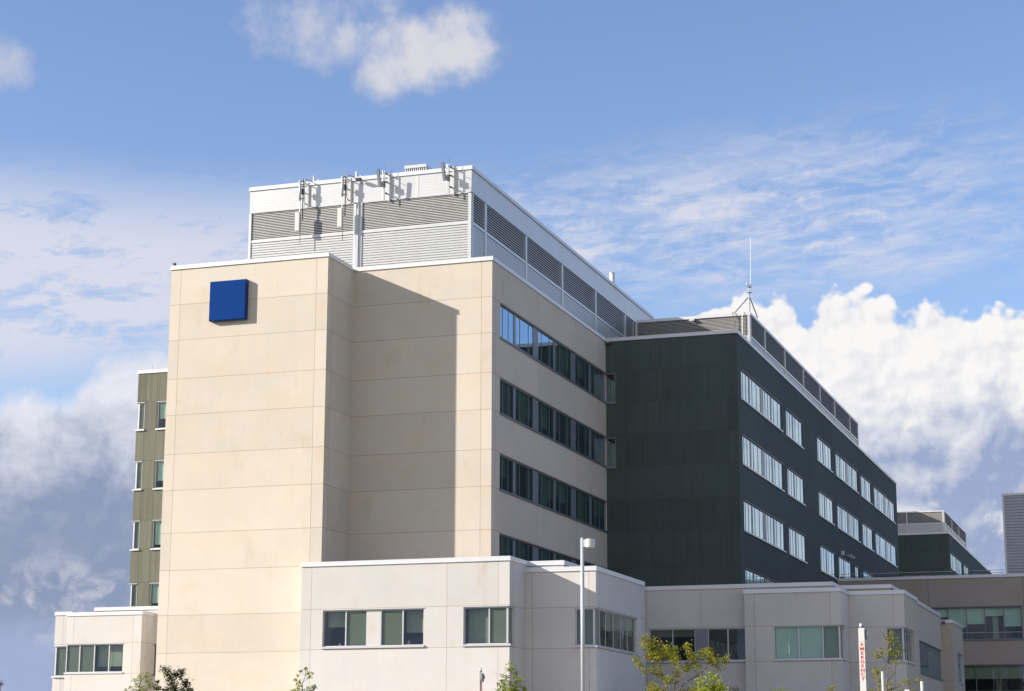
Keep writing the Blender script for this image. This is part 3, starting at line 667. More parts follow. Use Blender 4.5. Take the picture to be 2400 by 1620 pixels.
ms = thing('antenna_mast', (-28.76, 138.6, 34.1), 'tall thin whip antenna on a braced mast at the green wing plant room corner', 'antenna mast')
q = MB(); q.tube([(-28.77, 138.6, 33.9), (-28.75, 138.6, 36.32)], .055, n=10); q.build('mast_pole', 'steel', ms)
for a_, b_ in (((-28.85, 138.6, 35.43), (-30.0, 138.6, 34.2)), ((-28.7, 138.6, 35.4), (-28.5, 140.2, 34.2))):
    q = MB(); q.tube([a_, b_], .04, n=8); q.build('brace', 'dsteel', ms)
q = MB(); q.tube([(-28.64, 138.6, 35.74), (-28.63, 138.6, 36.43)], .045, n=10); q.tube([(-28.63, 138.6, 36.43), (-28.55, 138.6, 40.04)], .020, .012, n=8); q.build('whip', 'lpier', ms)
q = MB()
for z in (35.78, 36.22): q.box(-28.86, -28.58, 138.5, 138.7, z - .025, z + .025)
q.build('clamp', 'dsteel', ms)
q = MB(); q.lathe((-28.88, 138.5, 36.43), [(0, .12), (.06, .1), (.09, .04), (.07, -.03), (.02, -.06), (.02, -.14)], 12); q.build('sensor', 'post', ms, smooth=True)
q = MB(); q.tube([(-29.93, 138.0, 34.25), (-29.86, 138.0, 33.8), (-29.83, 138.0, 33.5), (-29.8, 138.0, 32.9)], .022, n=5); q.tube([(-29.93, 138.0, 34.25), (-29.7, 138.05, 34.05), (-29.75, 138.05, 33.3), (-29.8, 138.05, 33.0)], .012, n=5); q.build('cable', 'dsteel', ms)
q = MB(); q.tube([(-29.2, 138.05, 34.4), (-29.22, 138.05, 32.4)], .022, n=5); q.build('conduit', 'steel', ms)

# ------------------------------------------------------------------ street furniture
lp = thing('lamp_post', (-26.55, 88.0, 4.0), 'tall white lamp post with a single round drum head', 'lamp post')
q = MB(); q.tube([(-26.55, 88, 4.0), (-26.55, 88, 11.94)], .10, .085, n=20); q.tube([(-26.55, 88, 11.94), (-26.55, 88, 12.0)], .085, .05, n=20); q.build('pole', 'lpier', lp, smooth=True)
q = MB(); q.lathe((-26.16, 88, 11.5), [(0, .42), (.21, .42), (.225, .41), (.23, .40), (.23, .14), (.238, .14), (.238, .11), (.225, .11), (.225, .03), (.18, 0), (0, 0)], 28); q.build('lamp_head', 'alu', lp, smooth=False)
q = MB(); q.tube([(-26.5, 88, 11.72), (-26.3, 88, 11.72)], .05, n=8); q.box(-26.47, -26.38, 87.93, 88.07, 11.55, 11.9); q.build('arm', 'lpier', lp)
q = MB(); q.box(-26.8, -26.3, 87.75, 88.25, 4.0, 4.06); q.build('base_plate', 'steel', lp)

def pillar(x, y, w, d, top, rot, lh, sp, z_first, lbl, cam_side=1):
    r = thing('emergency_pillar', (x, y, 4.0), lbl, 'emergency pillar', 'emergency call pillars'); r.rotation_euler.z = rot
    def b(mb, nm, m, **k):
        mb.v = [(v[0] + x, v[1] + y, v[2]) for v in mb.v]; return mb.build(nm, m, r, **k)
    q = MB(); q.box(-w / 2, w / 2, -d / 2, d / 2, 4.0, top, 0); b(q, 'column', 'post', bevel=.008)
    q = MB(); q.box(-w / 2 - .003, w / 2 + .003, -d / 2 - .003, d / 2 + .003, z_first + lh * 1.45, z_first + lh * 1.45 + .015); b(q, 'band', 'steel')
    q = MB(); q.lathe((0, 0, top), [(.0, .2), (w * .3, .19), (w * .38, .15), (w * .40, .07)], 18); b(q, 'beacon_dome', 'steel', smooth=True)
    q = MB(); q.lathe((0, 0, top), [(w * .41, .07), (w * .42, 0.0)], 18); b(q, 'beacon_base', 'dsteel')
    q = MB(); q.box(w / 2, w / 2 + .09, -.04, .04, top - .45, top - .06); q.box(w / 2 + .09, w / 2 + .14, -.06, .06, top - .32, top - .14); b(q, 'camera', 'pier')
    cu = bpy.data.curves.new('lettering', 'FONT'); cu.body = '\n'.join('EMERGENCY'); cu.align_x = 'CENTER'; cu.size = lh / .70; cu.space_line = sp / (lh / .70) ; cu.extrude = .004; cu.offset = .004
    to = bpy.data.objects.new('tmp_text', cu); C.objects.link(to); dg = bpy.context.evaluated_depsgraph_get(); dg.update()
    me = bpy.data.meshes.new_from_object(to.evaluated_get(dg)); bpy.data.objects.remove(to)
    me.name = 'lettering'; me.materials.clear(); me.materials.append(M['red'])
    sx = w * .62 / max(.001, (max(v.co.x for v in me.vertices) - min(v.co.x for v in me.vertices)))
    for v in me.vertices: v.co = Vector((v.co.x * sx, -d / 2 - .004 - v.co.z, v.co.y + z_first - 4.0))
    o = bpy.data.objects.new('lettering', me); link(o, r)
    me2 = me.copy()
    o2 = bpy.data.objects.new('lettering', me2); link(o2, r); o2.rotation_euler.z = math.pi / 2
    for v in me2.vertices: v.co.y += d / 2 - w / 2
    return r
pillar(-11.98, 78.0, .24, .2, 6.83, R(-2), .125, .167, 6.12, 'white emergency call pillar with vertical red lettering on the right, beside the thin gold tree')
pillar(-31.62, 88.0, .13, .13, 5.77, R(22), .075, .10, 5.34, 'thin white emergency call pillar in front of the sunlit annex wall')

for i, (x, y, t, r_, l) in enumerate(((-11.79, 82.0, 5.28, .065, 'slim white ribbed post rising through the thin gold tree'), (-10.2, 82.0, 4.83, .07, 'smooth white post right of the thin gold tree'))):
    q = MB(); z = 4.0
    while z < t - .05:
        q.tube([(x, y, z), (x, y, z + .05)], r_ if i else r_, n=16)
        if i == 0: q.tube([(x, y, z + .05), (x, y, z + .07)], r_ * .8, n=16)
        else: q.tube([(x, y, z + .05), (x, y, z + .07)], r_, n=16)
        z += .07
    q.tube([(x, y, z), (x, y, z + .04)], r_ * 1.08, n=16)
    o = q.build('bollard_post', 'post', None); meta(o, l, 'post', 'white posts by the pavement')
st = thing('small_sign', (-10.83, 82.0, 4.0), 'small white sign plate at the bottom between the two white posts', 'sign')
q = MB(); q.box(-10.93, -10.73, 81.98, 82.0, 4.3, 4.56); q.build('plate', 'post', st)
q = MB(); q.box(-10.85, -10.81, 82.0, 82.04, 4.0, 4.5); q.build('leg', 'steel', st)
# ------------------------------------------------------------------ trees
TREES = json.loads('''{"kw_gold":{"Y":84,"c":[[-22.39,6.98],[-22.1,6.89],[-21.95,6.76],[-22.22,6.62],[-22.07,6.51],[-21.74,6.57],[-21.61,6.44],[-21.87,6.32],[-22.22,6.24],[-21.57,6.27],[-21.35,6.52],[-21.27,6.35],[-21.4,6.15],[-21.03,6.43],[-21.14,6.18],[-21.7,6.09],[-21.9,5.99],[-21.25,5.94],[-20.93,5.99],[-20.64,6.53],[-20.38,6.57],[-20.32,6.3],[-20.5,6.09],[-20.22,6.07],[-20.0,6.29],[-19.89,6.43],[-19.7,6.29],[-19.42,6.37],[-19.38,6.16],[-19.56,6.0],[-19.66,5.92],[-18.94,6.07],[-19.17,5.95],[-18.92,5.84],[-19.27,5.62],[-20.5,5.76],[-20.55,5.6],[-20.03,5.65],[-20.76,5.64],[-21.8,5.63],[-22.19,5.62],[-22.38,5.47],[-22.55,5.75],[-22.86,6.11],[-22.9,5.9],[-22.06,5.49],[-21.91,5.32],[-21.19,5.46],[-21.09,5.27],[-21.46,5.19],[-21.22,5.13],[-21.39,4.99],[-22.07,4.89],[-22.67,6.6],[-22.44,6.16],[-20.29,5.84],[-19.85,6.12],[-19.43,5.79],[-22.37,6.77],[-22.08,6.72],[-21.96,6.55],[-21.74,6.36],[-21.48,6.54],[-22.07,6.32],[-22.33,6.37],[-21.79,6.21],[-21.29,6.19],[-20.37,5.97],[-21.08,5.98]],"b":[[[-21.51,4.66],[-21.55,4.89],[-21.72,5.16],[-22.04,5.37],[-22.38,5.58],[-22.77,5.83]],[[-21.72,5.16],[-21.69,5.47],[-21.88,5.86],[-22.11,6.51]],[[-20.99,4.67],[-20.56,5.08],[-20.19,5.35],[-19.65,5.48],[-19.22,5.74]],[[-21.07,4.98],[-20.51,5.45],[-19.86,5.96],[-19.42,6.24]],[[-21.18,4.65],[-21.09,4.98],[-21.09,5.25],[-21.36,5.88],[-21.57,6.4]],[[-20.77,5.35],[-20.6,6.09],[-20.64,6.49]],[[-20.19,5.35],[-19.65,5.75],[-19.0,5.95]]]},"sparse":{"Y":84,"c":[[-11.76,7.03],[-11.57,7.02],[-11.74,6.88],[-11.6,6.8],[-11.65,6.63],[-11.48,6.61],[-11.77,6.55],[-11.81,6.72],[-11.91,6.89],[-11.72,6.26],[-11.58,6.18],[-11.41,6.3],[-11.31,6.4],[-11.31,6.22],[-11.46,6.12],[-11.67,6.14],[-12.09,6.35],[-12.12,6.21],[-12.37,6.21],[-12.41,6.03],[-12.25,5.99],[-12.08,6.11],[-12.35,5.47],[-12.31,5.33],[-12.46,5.37],[-12.23,5.41],[-12.34,5.21],[-12.45,5.11],[-11.98,5.55],[-11.82,5.43],[-12.25,4.96],[-11.84,4.81],[-11.72,4.85],[-11.28,4.97],[-11.43,4.85],[-11.03,4.97],[-10.98,4.86],[-10.65,5.0],[-12.29,4.82],[-12.59,4.59],[-11.51,5.87],[-11.29,5.85],[-11.5,5.73]],"b":[[[-11.95,4.57],[-11.89,4.96],[-11.86,5.36],[-11.82,5.75],[-11.89,6.14],[-11.91,6.8]],[[-11.84,5.77],[-12.12,6.0],[-12.37,6.15]],[[-11.82,5.75],[-11.69,6.14],[-11.7,6.96]],[[-11.69,6.04],[-11.33,6.34]],[[-11.89,4.96],[-11.61,5.32],[-11.5,5.63],[-11.29,5.83]],[[-11.95,4.59],[-11.43,4.75],[-11.02,4.91],[-10.65,5.0]],[[-11.9,4.87],[-12.12,5.08],[-12.34,5.33]],[[-11.95,4.61],[-12.25,4.88],[-12.45,5.11]]]},"dark":{"Y":84,"c":[[-46.15,5.97],[-45.97,5.88],[-46.11,5.8],[-45.87,5.74],[-45.47,5.82],[-45.39,5.74],[-45.61,5.74],[-45.96,5.62],[-45.72,5.58],[-45.56,5.51],[-45.95,5.45],[-45.75,5.38],[-46.54,5.3],[-46.57,5.14],[-46.6,5.02],[-46.46,4.97],[-45.94,5.24],[-45.86,5.1],[-45.97,5.0],[-45.2,5.34],[-45.35,5.27],[-45.1,5.3],[-45.07,5.13],[-45.31,5.16],[-45.55,5.18],[-45.64,5.1],[-46.13,4.96],[-46.22,4.93],[-45.54,4.96],[-45.34,4.99],[-45.14,4.92],[-44.79,4.9],[-45.76,5.69],[-45.79,5.48],[-45.64,5.62]],"b":[[[-45.72,4.75],[-45.74,5.1],[-45.79,5.45],[-45.96,5.71],[-46.15,5.97]],[[-45.75,5.36],[-45.56,5.62],[-45.41,5.79]],[[-45.73,4.93],[-45.35,5.13],[-45.1,5.3]],[[-45.77,4.84],[-46.42,4.97],[-46.54,5.3]]]},"light1":{"Y":84,"c":[[-47.27,5.74],[-47.63,5.61],[-47.35,5.6],[-47.42,5.52],[-47.14,5.46],[-47.56,5.43],[-47.86,5.4],[-47.65,5.24],[-47.77,5.15],[-47.34,5.36],[-47.21,5.23],[-48.16,5.09],[-48.02,5.02],[-47.44,5.06],[-47.2,5.08],[-47.8,4.94],[-47.28,4.94],[-48.23,4.91],[-47.6,4.94]],"b":[[[-47.59,4.77],[-47.55,5.2],[-47.5,5.46],[-47.29,5.74]],[[-47.56,5.03],[-47.85,5.29]],[[-47.59,4.86],[-47.92,4.95],[-48.16,5.09]],[[-47.56,5.03],[-47.21,5.22]]]},"light2":{"Y":84,"c":[[-38.98,5.87],[-39.16,5.74],[-38.89,5.69],[-38.63,5.58],[-38.51,5.55],[-39.18,5.53],[-38.8,5.45],[-39.38,5.33],[-39.08,5.22],[-39.31,5.17],[-39.02,5.06],[-38.55,4.98],[-38.73,4.95],[-39.31,4.96],[-39.54,4.86],[-38.49,5.0],[-39.07,4.88]],"b":[[[-39.01,4.75],[-38.99,5.16],[-38.97,5.53],[-39.01,5.87]],[[-39.01,5.01],[-39.31,5.17],[-39.41,5.33]],[[-38.99,5.22],[-38.74,5.48],[-38.51,5.56]],[[-39.0,4.88],[-38.49,4.98]]]},"light3":{"Y":84,"c":[[-28.91,5.94],[-28.73,5.73],[-28.54,5.74],[-28.91,5.69],[-28.61,5.52],[-29.01,5.41],[-28.64,5.39],[-28.84,5.3],[-28.92,5.2],[-28.48,5.24],[-28.36,5.18],[-29.18,5.16],[-28.55,5.09],[-29.37,5.02],[-29.16,4.99],[-28.77,5.06],[-28.69,4.99],[-28.17,5.22],[-29.25,4.88],[-28.98,4.92],[-28.54,4.93],[-28.39,4.96],[-28.24,4.85],[-29.13,4.79],[-28.91,4.78],[-28.68,4.77],[-29.34,4.77],[-28.09,4.79]],"b":[[[-28.76,4.71],[-28.75,5.13],[-28.79,5.55],[-28.91,5.92]],[[-28.76,4.92],[-29.13,5.06],[-29.36,5.02]],[[-28.76,5.06],[-28.46,5.2],[-28.17,5.22]],[[-28.76,4.78],[-28.39,4.92],[-28.09,4.79]]]},"bright":{"Y":82,"c":[[-19.06,5.25],[-19.02,5.13],[-19.33,5.07],[-19.44,4.99],[-19.61,4.89],[-18.77,5.14],[-18.67,4.94],[-18.82,4.85],[-19.11,4.77],[-18.99,4.73],[-19.3,4.81],[-18.62,4.74],[-19.16,4.63],[-18.58,4.62],[-19.41,4.59],[-18.89,4.61],[-18.45,4.7],[-19.01,4.89],[-18.74,4.66]],"b":[[[-18.95,4.45],[-18.99,4.75],[-19.04,5.21]],[[-18.97,4.59],[-19.3,4.79],[-19.57,4.91]],[[-18.97,4.65],[-18.67,4.94]],[[-18.95,4.49],[-18.54,4.64]]]}}''')
def tree(key, name, label, leafm, rad, leaf, nl, depth, group, seed, low=0, thick=.03, stretch=1.5):
    d = TREES[key]; Y = d['Y']; rnd = random.Random(seed); cl = d['c']
    bx = sum(b[0][0] for b in d['b']) / len(d['b'])
    r = thing(name, (bx, Y, 4.0), label, 'tree', group)
    dy = lambda x, z: math.sin(x * 7.3 + z * 4.1 + seed) * depth
    # trunk and limbs
    t = MB(); zb = min(p[1] for b in d['b'] for p in b)
    t.tube([(bx, Y, 4.0), (bx + .02, Y, (4 + zb) / 2 - .05), (bx, Y, zb - .12)], thick * 1.6, thick * 1.35, n=9)
    ends = []
    for b in d['b']:
        pts = []
        main = abs(b[0][1] - zb) < .12
        if main: pts.append((bx, Y, zb - .14))
        for x, z in b: pts.append((x, Y + dy(x, z) * min(1, (z - zb) * 1.2 + .1), z))
        t.tube(pts, thick if main else thick * .55, thick * .22, n=6)
        ends += pts
    crowns = [(x, Y + dy(x, z), z) for x, z in cl]
    x0, x1 = min(c[0] for c in crowns), max(c[0] for c in crowns)
    for _ in range(low):
        crowns.append((rnd.uniform(x0 + .1 * (x1 - x0), x1 - .1 * (x1 - x0)), Y + rnd.uniform(-depth, depth), rnd.uniform(4.45, zb + .1)))
    for c in crowns:   # twig to the nearest limb point
        e = min(ends, key=lambda p: (p[0] - c[0]) ** 2 + (p[1] - c[1]) ** 2 + (p[2] - c[2]) ** 2 + (0 if p[2] < c[2] + .05 else .3))
        mid = ((e[0] + c[0]) / 2, (e[1] + c[1]) / 2, (e[2] + c[2]) / 2 - .03)
        t.tube([e, mid, c], thick * .2, .004, n=4)
    t.build('trunk', 'bark', r)
    f = MB()
    for c in crowns:
        cr = rad * rnd.uniform(.75, 1.35)
        for _ in range(int(nl * rnd.uniform(.7, 1.3))):
            v = Vector((rnd.gauss(0, 1), rnd.gauss(0, 1), rnd.gauss(0, .8))) * cr * .55
            p = Vector(c) + v; s = leaf * rnd.uniform(.6, 1.25)
            n = Vector((rnd.gauss(0, .7), rnd.gauss(-.3, .7), rnd.gauss(.6, .5))).normalized()
            a = n.orthogonal().normalized(); a.rotate(Matrix.Rotation(rnd.uniform(0, 6.28), 3, n)); b = n.cross(a) / stretch
            q = p + a * s
            i = len(f.v)
            f.v += [tuple(p), tuple(p + a * s * .5 + b * s * .5 + n * s * .06), tuple(q), tuple(p + a * s * .5 - b * s * .5 + n * s * .06)]
            f.f.append((i, i + 1, i + 2, i + 3)); f.mi.append(0); f.t.append(rnd.random())
    f.build('crown', leafm, r)
    return r
TG = 'young trees in front of the hospital'
tree('kw_gold', 'ornamental_tree', 'broad spreading tree with golden green leaves in front of the shaded annex windows', 'lgold', .17, .095, 60, .55, TG, 1, low=26, thick=.05)
tree('sparse', 'ornamental_tree', 'thin sparse tree with gold leaves right of the emergency pillar', 'lgold', .11, .085, 24, .3, TG, 2, low=10, thick=.035)
tree('dark', 'ornamental_tree', 'dark bronze leaved tree at the foot of the beige tower', 'ldark', .15, .085, 70, .35, TG, 3, low=26, thick=.04)
tree('light1', 'ornamental_tree', 'light green sapling left of the dark bronze tree', 'lgreen', .11, .09, 24, .25, TG, 4, low=12)
tree('light2', 'ornamental_tree', 'sparse light green sapling at the left end of the sunlit annex', 'lgreen', .10, .09, 24, .25, TG, 5, low=12)
tree('light3', 'ornamental_tree', 'light green sapling at the sunlit annex corner, right of the thin pillar', 'lgreen', .12, .09, 34, .3, TG, 6, low=16)
tree('bright', 'ornamental_tree', 'small bright yellow green tree right of the broad golden tree', 'lbright', .15, .10, 44, .35, TG, 7, low=16)
def shrub(x, y, top, w, label, m, seed):
    rnd = random.Random(seed); r = thing('shrub', (x, y, 4.0), label, 'shrub', 'shrub tops along the bottom edge')
    t = MB(); cs = []
    for i in range(7):
        a = i * .9; p = (x + math.cos(a) * w * .5 * rnd.uniform(.3, 1), y + math.sin(a) * w * .5, top - rnd.uniform(.02, .25)); cs.append(p); t.tube([(x, y, 4.0), ((x + p[0]) / 2, (y + p[1]) / 2, 4.35), p], .012, .005, n=5)
        cs.append(((x + p[0]) / 2, (y + p[1]) / 2, rnd.uniform(4.2, top - .15)))
    t.build('stem', 'bark', r); f = MB()
    for c in cs:
        for _ in range(26):
            p = Vector(c) + Vector((rnd.gauss(0, 1), rnd.gauss(0, 1), rnd.gauss(0, .8))) * .06; s = .06 * rnd.uniform(.6, 1.2)
            n = Vector((rnd.gauss(0, .7), rnd.gauss(-.3, .7), rnd.gauss(.6, .5))).normalized(); a = n.orthogonal().normalized(); a.rotate(Matrix.Rotation(rnd.uniform(0, 6.28), 3, n)); b = n.cross(a) * .6
            f.quad(p, p + a * s * .5 + b * s * .5, p + a * s, p + a * s * .5 - b * s * .5, 0, rnd.random())
    f.build('foliage', m, r)
shrub(-18.03, 82, 4.72, .5, 'shrub top just right of the bright yellow green tree', 'ldark', 1)
shrub(-16.1, 82, 4.72, .8, 'green shrub top left of the emergency pillar', 'lgreen', 2)
shrub(-54.15, 82, 5.4, .3, 'dark leafy tip at the left edge of the photo', 'ldark', 3)
shrub(-13.95, 82, 4.70, .4, 'gold shrub top close left of the emergency pillar', 'lgold', 4)

# ------------------------------------------------------------------ sky, sun, camera
SUN = Vector((-6.39, -3.67, 2.97)).normalized()
el = math.asin(SUN.z); rot = math.atan2(SUN.x, SUN.y)
w = bpy.data.worlds.new('World'); sc.world = w; w.use_nodes = True
nt = w.node_tree
class N2(N):                                  # 2-D noise: cheaper, the third number only shifts the pattern
    def xyz(s, x, y, z):
        if z: x = s.add(x, 13.7 * z); y = s.add(y, 7.3 * z)
        return N.xyz(s, x, y, 0.)
    def noise(s, vec, *k, **q):
        o = N.noise(s, vec, *k, **q); o.node.noise_dimensions = '2D'; return o
    def vor(s, vec, *k, **q):
        o = N.vor(s, vec, *k, **q); o.node.voronoi_dimensions = '2D'; return o
n = N2(nt); bg = nt.nodes['Background']; out = nt.nodes['World Output']
sky = n.new('ShaderNodeTexSky'); sky.sky_type = 'NISHITA'; sky.sun_disc = False; sky.sun_elevation = el; sky.sun_rotation = rot
sky.air_density = 1.0; sky.dust_density = 0.4; sky.ozone_density = 2.2
bg.inputs['Strength'].default_value = SKY_S = 0.11
tc = n.new('ShaderNodeTexCoord'); nv = n.new('ShaderNodeVectorMath'); nv.operation = 'NORMALIZE'; nt.links.new(tc.outputs['Generated'], nv.inputs[0])
sp = n.new('ShaderNodeSeparateXYZ'); nt.links.new(nv.outputs[0], sp.inputs[0])
az = n.mul(n.m('ARCTAN2', sp.outputs[0], sp.outputs[1]), 57.2958); elv = n.mul(n.m('ARCSINE', sp.outputs[2]), 57.2958)
P = n.xyz(az, elv, 0.)
skyc = n.mix(1., sky.outputs[0], (.985, .955, 1.07, 1), 'MULTIPLY')
# wavy distortion shared by all clouds
wx = n.sub(n.noise(P, .35, 5, .6), .5); wy = n.sub(n.noise(n.xyz(n.add(az, 71.), elv, 3.), .35, 5, .6), .5)
# thin high cloud
cx = n.add(n.mul(az, .20), n.mul(elv, -.06)); cy = n.add(n.mul(elv, .95), n.mul(wy, .9))
c1 = n.noise(n.xyz(n.add(cx, n.mul(wx, 1.0)), cy, 0.), 1.0, 6, .62)
c2 = n.noise(n.xyz(n.add(n.mul(az, .55), n.mul(elv, .5)), n.sub(n.mul(elv, 1.5), n.mul(az, .25)), 5.), 1.2, 6, .6, .8)
lo_b = n.curve(az, [(-60, 9.5), (-34, 10.5), (-27, 12.0), (-20, 13.2), (-12, 13.4), (-5, 13.5), (40, 12.0), (60, 9)], -60, 60, 0, 30)
hi_b = n.curve(az, [(-60, 19), (-34, 17.6), (-27, 17.4), (-20, 17.8), (-12, 18.9), (-5, 19.3), (15, 17.5), (60, 19)], -60, 60, 0, 30)
dl = n.sub(elv, lo_b); dh = n.sub(hi_b, elv)
mask = n.mul(n.ss(dl, -1.0, 1.6), n.ss(dh, -.3, 3.0))
rightfade = n.curve(az, [(-60, 1), (-22, 1), (-8, .85), (-3, .45), (60, .3)], -60, 60, 0, 1)
fib = n.noise(n.xyz(n.add(n.mul(az, .28), n.mul(elv, .35)), n.add(n.sub(n.mul(elv, 2.0), n.mul(az, .42)), n.mul(wx, 1.6)), 12.), 1.0, 6, .66, .25)
dens = n.mul(n.add(n.mul(n.ss(c1, .36, .66), .5), n.add(n.mul(n.ss(c2, .46, .72), .3), n.mul(n.ss(fib, .42, .66), .36))), rightfade)
leftw = n.ss(az, -22., -29., 0., .5)
cir = n.mul(mask, n.m('MINIMUM', n.add(dens, n.mul(leftw, n.ss(c1, .15, .55))), .84))
cir_c = (.75 * K, .75 * K, .84 * K, 1)
# small soft cumulus high up
def blob(a0, e0, ra, re, wt=1.):
    a = n.m('DIVIDE', n.sub(az, a0), ra); e = n.m('DIVIDE', n.sub(elv, e0), re)
    return n.mul(n.sub(1., n.add(n.mul(a, a), n.mul(e, e))), wt)
bl = None
for a in ((-20.7, 20.9, 2.0, 1.45), (-21.8, 20.7, 2.2, 1.4), (-22.8, 20.15, 1.5, 1.2), (-24.1, 20.75, 2.2, 1.0, .75), (-25.7, 21.3, 2.0, 1.3, .72), (-24.2, 22.0, 3.0, .8, .42), (-34.7, 19.6, 1.6, 1.0, .8), (6, 22, 3, 1.4), (14, 24, 4, 1.2)):
    v = blob(*a); bl = v if bl is None else n.m('MAXIMUM', bl, v)
sn = n.sub(n.noise(n.xyz(az, elv, 9.), .9, 7, .58), .5)
sd = n.add(bl, n.mul(sn, 1.25)); sa = n.mul(n.ss(sd, .05, .95), .85)
lit = n.mul(n.ss(n.add(n.mul(sn, 1.6), n.sub(bl, .35)), -.3, .9), n.ss(az, -27., -21.5, .35, 1.))
small_c = n.mix(lit, (.46 * K, .52 * K, .70 * K, 1), (.78 * K, .76 * K, .77 * K, 1))
# big cumulus band above the horizon
topl = n.curve(az, [(-36, 9.0), (-34.2, 9.7), (-33.4, 10.6), (-32.6, 10.6), (-32.0, 10.4), (-31.4, 11.1), (-30.5, 11.8), (-29, 12.0), (-27, 12), (-20, 8.5), (-14.6, 10.2), (-13.8, 12.0), (-12.9, 12.9), (-11.9, 13.5), (-11.2, 13.2), (-10.7, 13.35), (-10.05, 12.7), (-9.5, 13.3), (-8.7, 13.6), (-7.8, 13.2), (-7.1, 12.75), (-6, 13.0), (-4.5, 12.7), (-2, 12.8), (2, 11.5)], -36, 2, 0, 20)
topg = n.curve(az, [(-180, 44), (-130, 42), (-100, 38), (-70, 26), (-45, 9.5), (-36, 8), (-30, 0), (-5, 0), (3, 11), (9, 12.2), (14, 11.2), (19, 8.2), (26, 9.5), (45, 8), (70, 8), (90, 9), (110, 14), (140, 32), (180, 44)], -180, 180, 0, 50)  # unseen cloud banks behind the view, added to brighten the shaded walls
top = n.m('MAXIMUM', topl, topg)
soft = n.ss(az, -22., -29., 0., 1.)
v1 = n.vor(n.xyz(n.add(az, n.mul(wx, 1.5)), n.add(elv, n.mul(wy, 1.5)), 0.), .95, .7)
v2 = n.vor(n.xyz(n.add(az, n.mul(wx, .8)), n.add(elv, n.mul(wy, .8)), 4.), 2.3, .6)
n1 = n.sub(n.noise(P, .8, 6, .6), .5)
v3 = n.vor(n.xyz(n.add(az, n.mul(wx, .4)), n.add(elv, n.mul(wy, .4)), 8.), 4.6, .5)
v1b = n.vor(n.xyz(n.add(n.sub(az, .22), n.mul(wx, 1.5)), n.add(n.add(elv, .22), n.mul(wy, 1.5)), 0.), .95, .7)
v2b = n.vor(n.xyz(n.add(n.sub(az, .12), n.mul(wx, .8)), n.add(n.add(elv, .12), n.mul(wy, .8)), 4.), 2.3, .6)
nlb = n.noise(n.xyz(n.sub(az, .35), n.add(elv, .35), 0.), .8, 6, .6)
relief = n.add(n.mul(n.sub(v1b, v1), .75), n.mul(n.sub(v2b, v2), .4))
d = n.add(n.sub(top, elv), n.add(n.mul(n.sub(.5, v1), n.ss(soft, 0., 1., .9, .35)), n.add(n.mul(n.sub(.4, v2), n.ss(soft, 0., 1., .4, .12)), n.add(n.mul(n.sub(.35, v3), .16), n.mul(n1, .45)))))
ca = n.add(n.mul(n.ss(d, -.02, .3), n.sub(1., soft)), n.mul(n.ss(d, -.1, .9), soft))
# body shading: bumps lit from the upper left, blue grey bellies, brighter wisps low down
sh = n.sub(n.noise(n.xyz(n.add(az, n.mul(wx, 2.)), n.mul(elv, 1.25), 2.), .33, 7, .6), .5)
lowc = n.curve(az, [(-90, 8), (-36, 8.8), (-33, 8.7), (-30.5, 9.3), (-27, 9.5), (-13, 9.4), (-9, 9.5), (-6, 9.9), (-3, 10.2), (0, 6.0), (10, 4.0), (20, 4.5), (90, 3)], -90, 90, 0, 20)
hh = n.add(n.sub(elv, lowc), n.mul(sh, 7.))
light = n.ss(hh, -2.5, 1.7, 0., .95)
bump = n.mul(n.add(relief, n.mul(n.sub(n.add(n1, .5), nlb), 1.1)), n.sub(1., n.mul(soft, .6)))
light = n.m('MINIMUM', n.m('MAXIMUM', n.add(light, n.mul(bump, .55)), 0.), 1.)
white = n.mix(soft, (.97 * K, .95 * K, .93 * K, 1), (.82 * K, .83 * K, .90 * K, 1))
belly = n.mix(soft, (.33 * K, .40 * K, .60 * K, 1), (.265 * K, .325 * K, .485 * K, 1))
cum_c = n.mix(light, belly, white)
wn = n.noise(n.xyz(n.add(az, n.mul(wx, 1.5)), n.mul(elv, 1.1), 7.), .55, 6, .6)
wisp = n.mul(n.ss(wn, .46, .70), n.ss(elv, 8.2, 6.8))
wisp = n.mul(wisp, n.ss(n.sub(elv, n.mul(soft, -2.9)), 9.3, 7.6))
cum_c = n.mix(n.mul(wisp, n.ss(soft, 0., 1., .9, .55)), cum_c, (.92 * K, .90 * K, .90 * K, 1))
hole = n.mul(n.ss(n.noise(n.xyz(az, elv, 15.), .42, 6, .55), .50, .62), n.ss(elv, 7.5, 5.5))
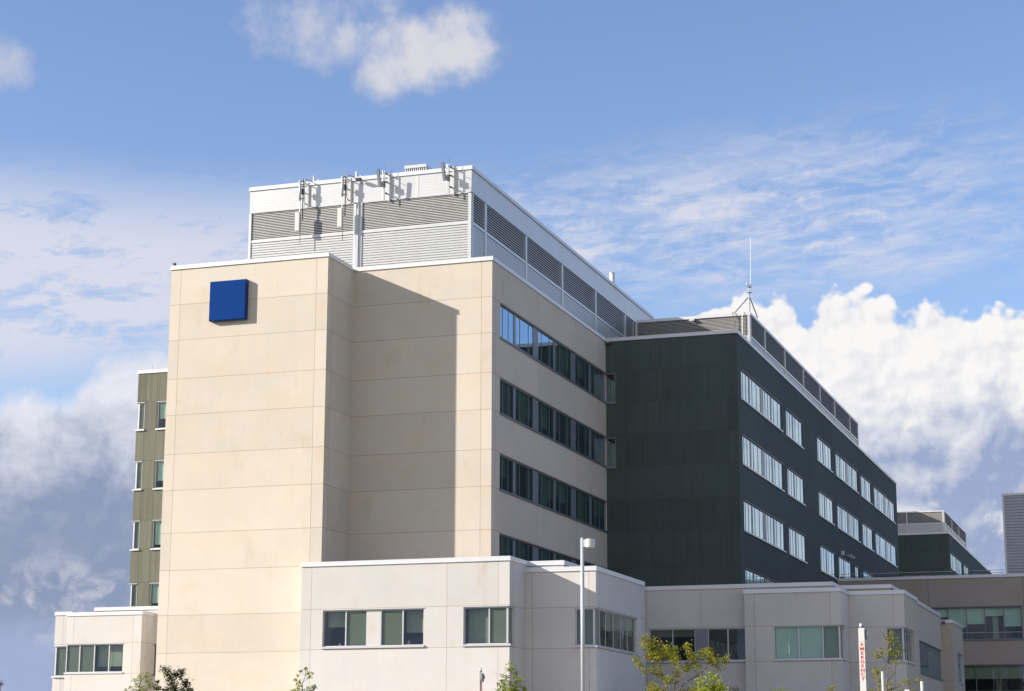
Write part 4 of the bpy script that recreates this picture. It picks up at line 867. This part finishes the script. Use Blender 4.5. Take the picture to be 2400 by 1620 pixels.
low_fade = n.mul(soft, n.ss(elv, 4.5, 3.0))
ca = n.mul(ca, n.sub(1., n.m('MAXIMUM', n.mul(n.mul(hole, .45), n.sub(1., soft)), n.mul(low_fade, .75))))
# combine
strength = 1.0 / SKY_S
def cl(c): return n.mix(1., c, (strength, strength, strength, 1), 'MULTIPLY')
hz = n.ss(elv, 8., 3., 0., 1.)
s0 = n.mix(hz, skyc, cl((.40 * K, .47 * K, .70 * K, 1)))
s1 = n.mix(cir, s0, cl(cir_c)); s2 = n.mix(sa, s1, cl(small_c)); s3 = n.mix(n.mul(ca, .97), s2, cl(cum_c))
nt.links.new(s3, bg.inputs['Color'])
w.cycles.sampling_method = 'MANUAL'; w.cycles.sample_map_resolution = 1024

sl = bpy.data.lights.new('sun', 'SUN'); sl.energy = 4.15; sl.angle = R(.53); sl.color = (1., .93, .83)
so = bpy.data.objects.new('sun', sl); C.objects.link(so); so.location = (-60, 0, 60); so.rotation_euler = SUN.to_track_quat('Z', 'Y').to_euler()

cam = bpy.data.cameras.new('camera'); co = bpy.data.objects.new('camera', cam); C.objects.link(co); sc.camera = co
yaw, pitch, roll, F = R(18.8767638), R(12.10357257), R(.14778436), 4552.1085
cam.sensor_width = 36; cam.lens = F / 2400 * 36; cam.clip_start = .5; cam.clip_end = 12000
fw_ = Vector((-math.sin(yaw) * math.cos(pitch), math.cos(yaw) * math.cos(pitch), math.sin(pitch))); rt = Vector((math.cos(yaw), math.sin(yaw), 0)); up = rt.cross(fw_)
rt2 = rt * math.cos(roll) + up * math.sin(roll); up2 = up * math.cos(roll) - rt * math.sin(roll)
mw = Matrix((rt2, up2, -fw_)).transposed().to_4x4(); mw.translation = (0, 0, 1.6); co.matrix_world = mw
sc.render.resolution_x = 1024; sc.render.resolution_y = 691
sc.view_settings.view_transform = 'Standard'; sc.view_settings.look = 'None'; sc.view_settings.gamma = 1; sc.view_settings.exposure = EXPO
sc.cycles.use_denoising = True; sc.cycles.max_bounces = 8; sc.cycles.transparent_max_bounces = 12
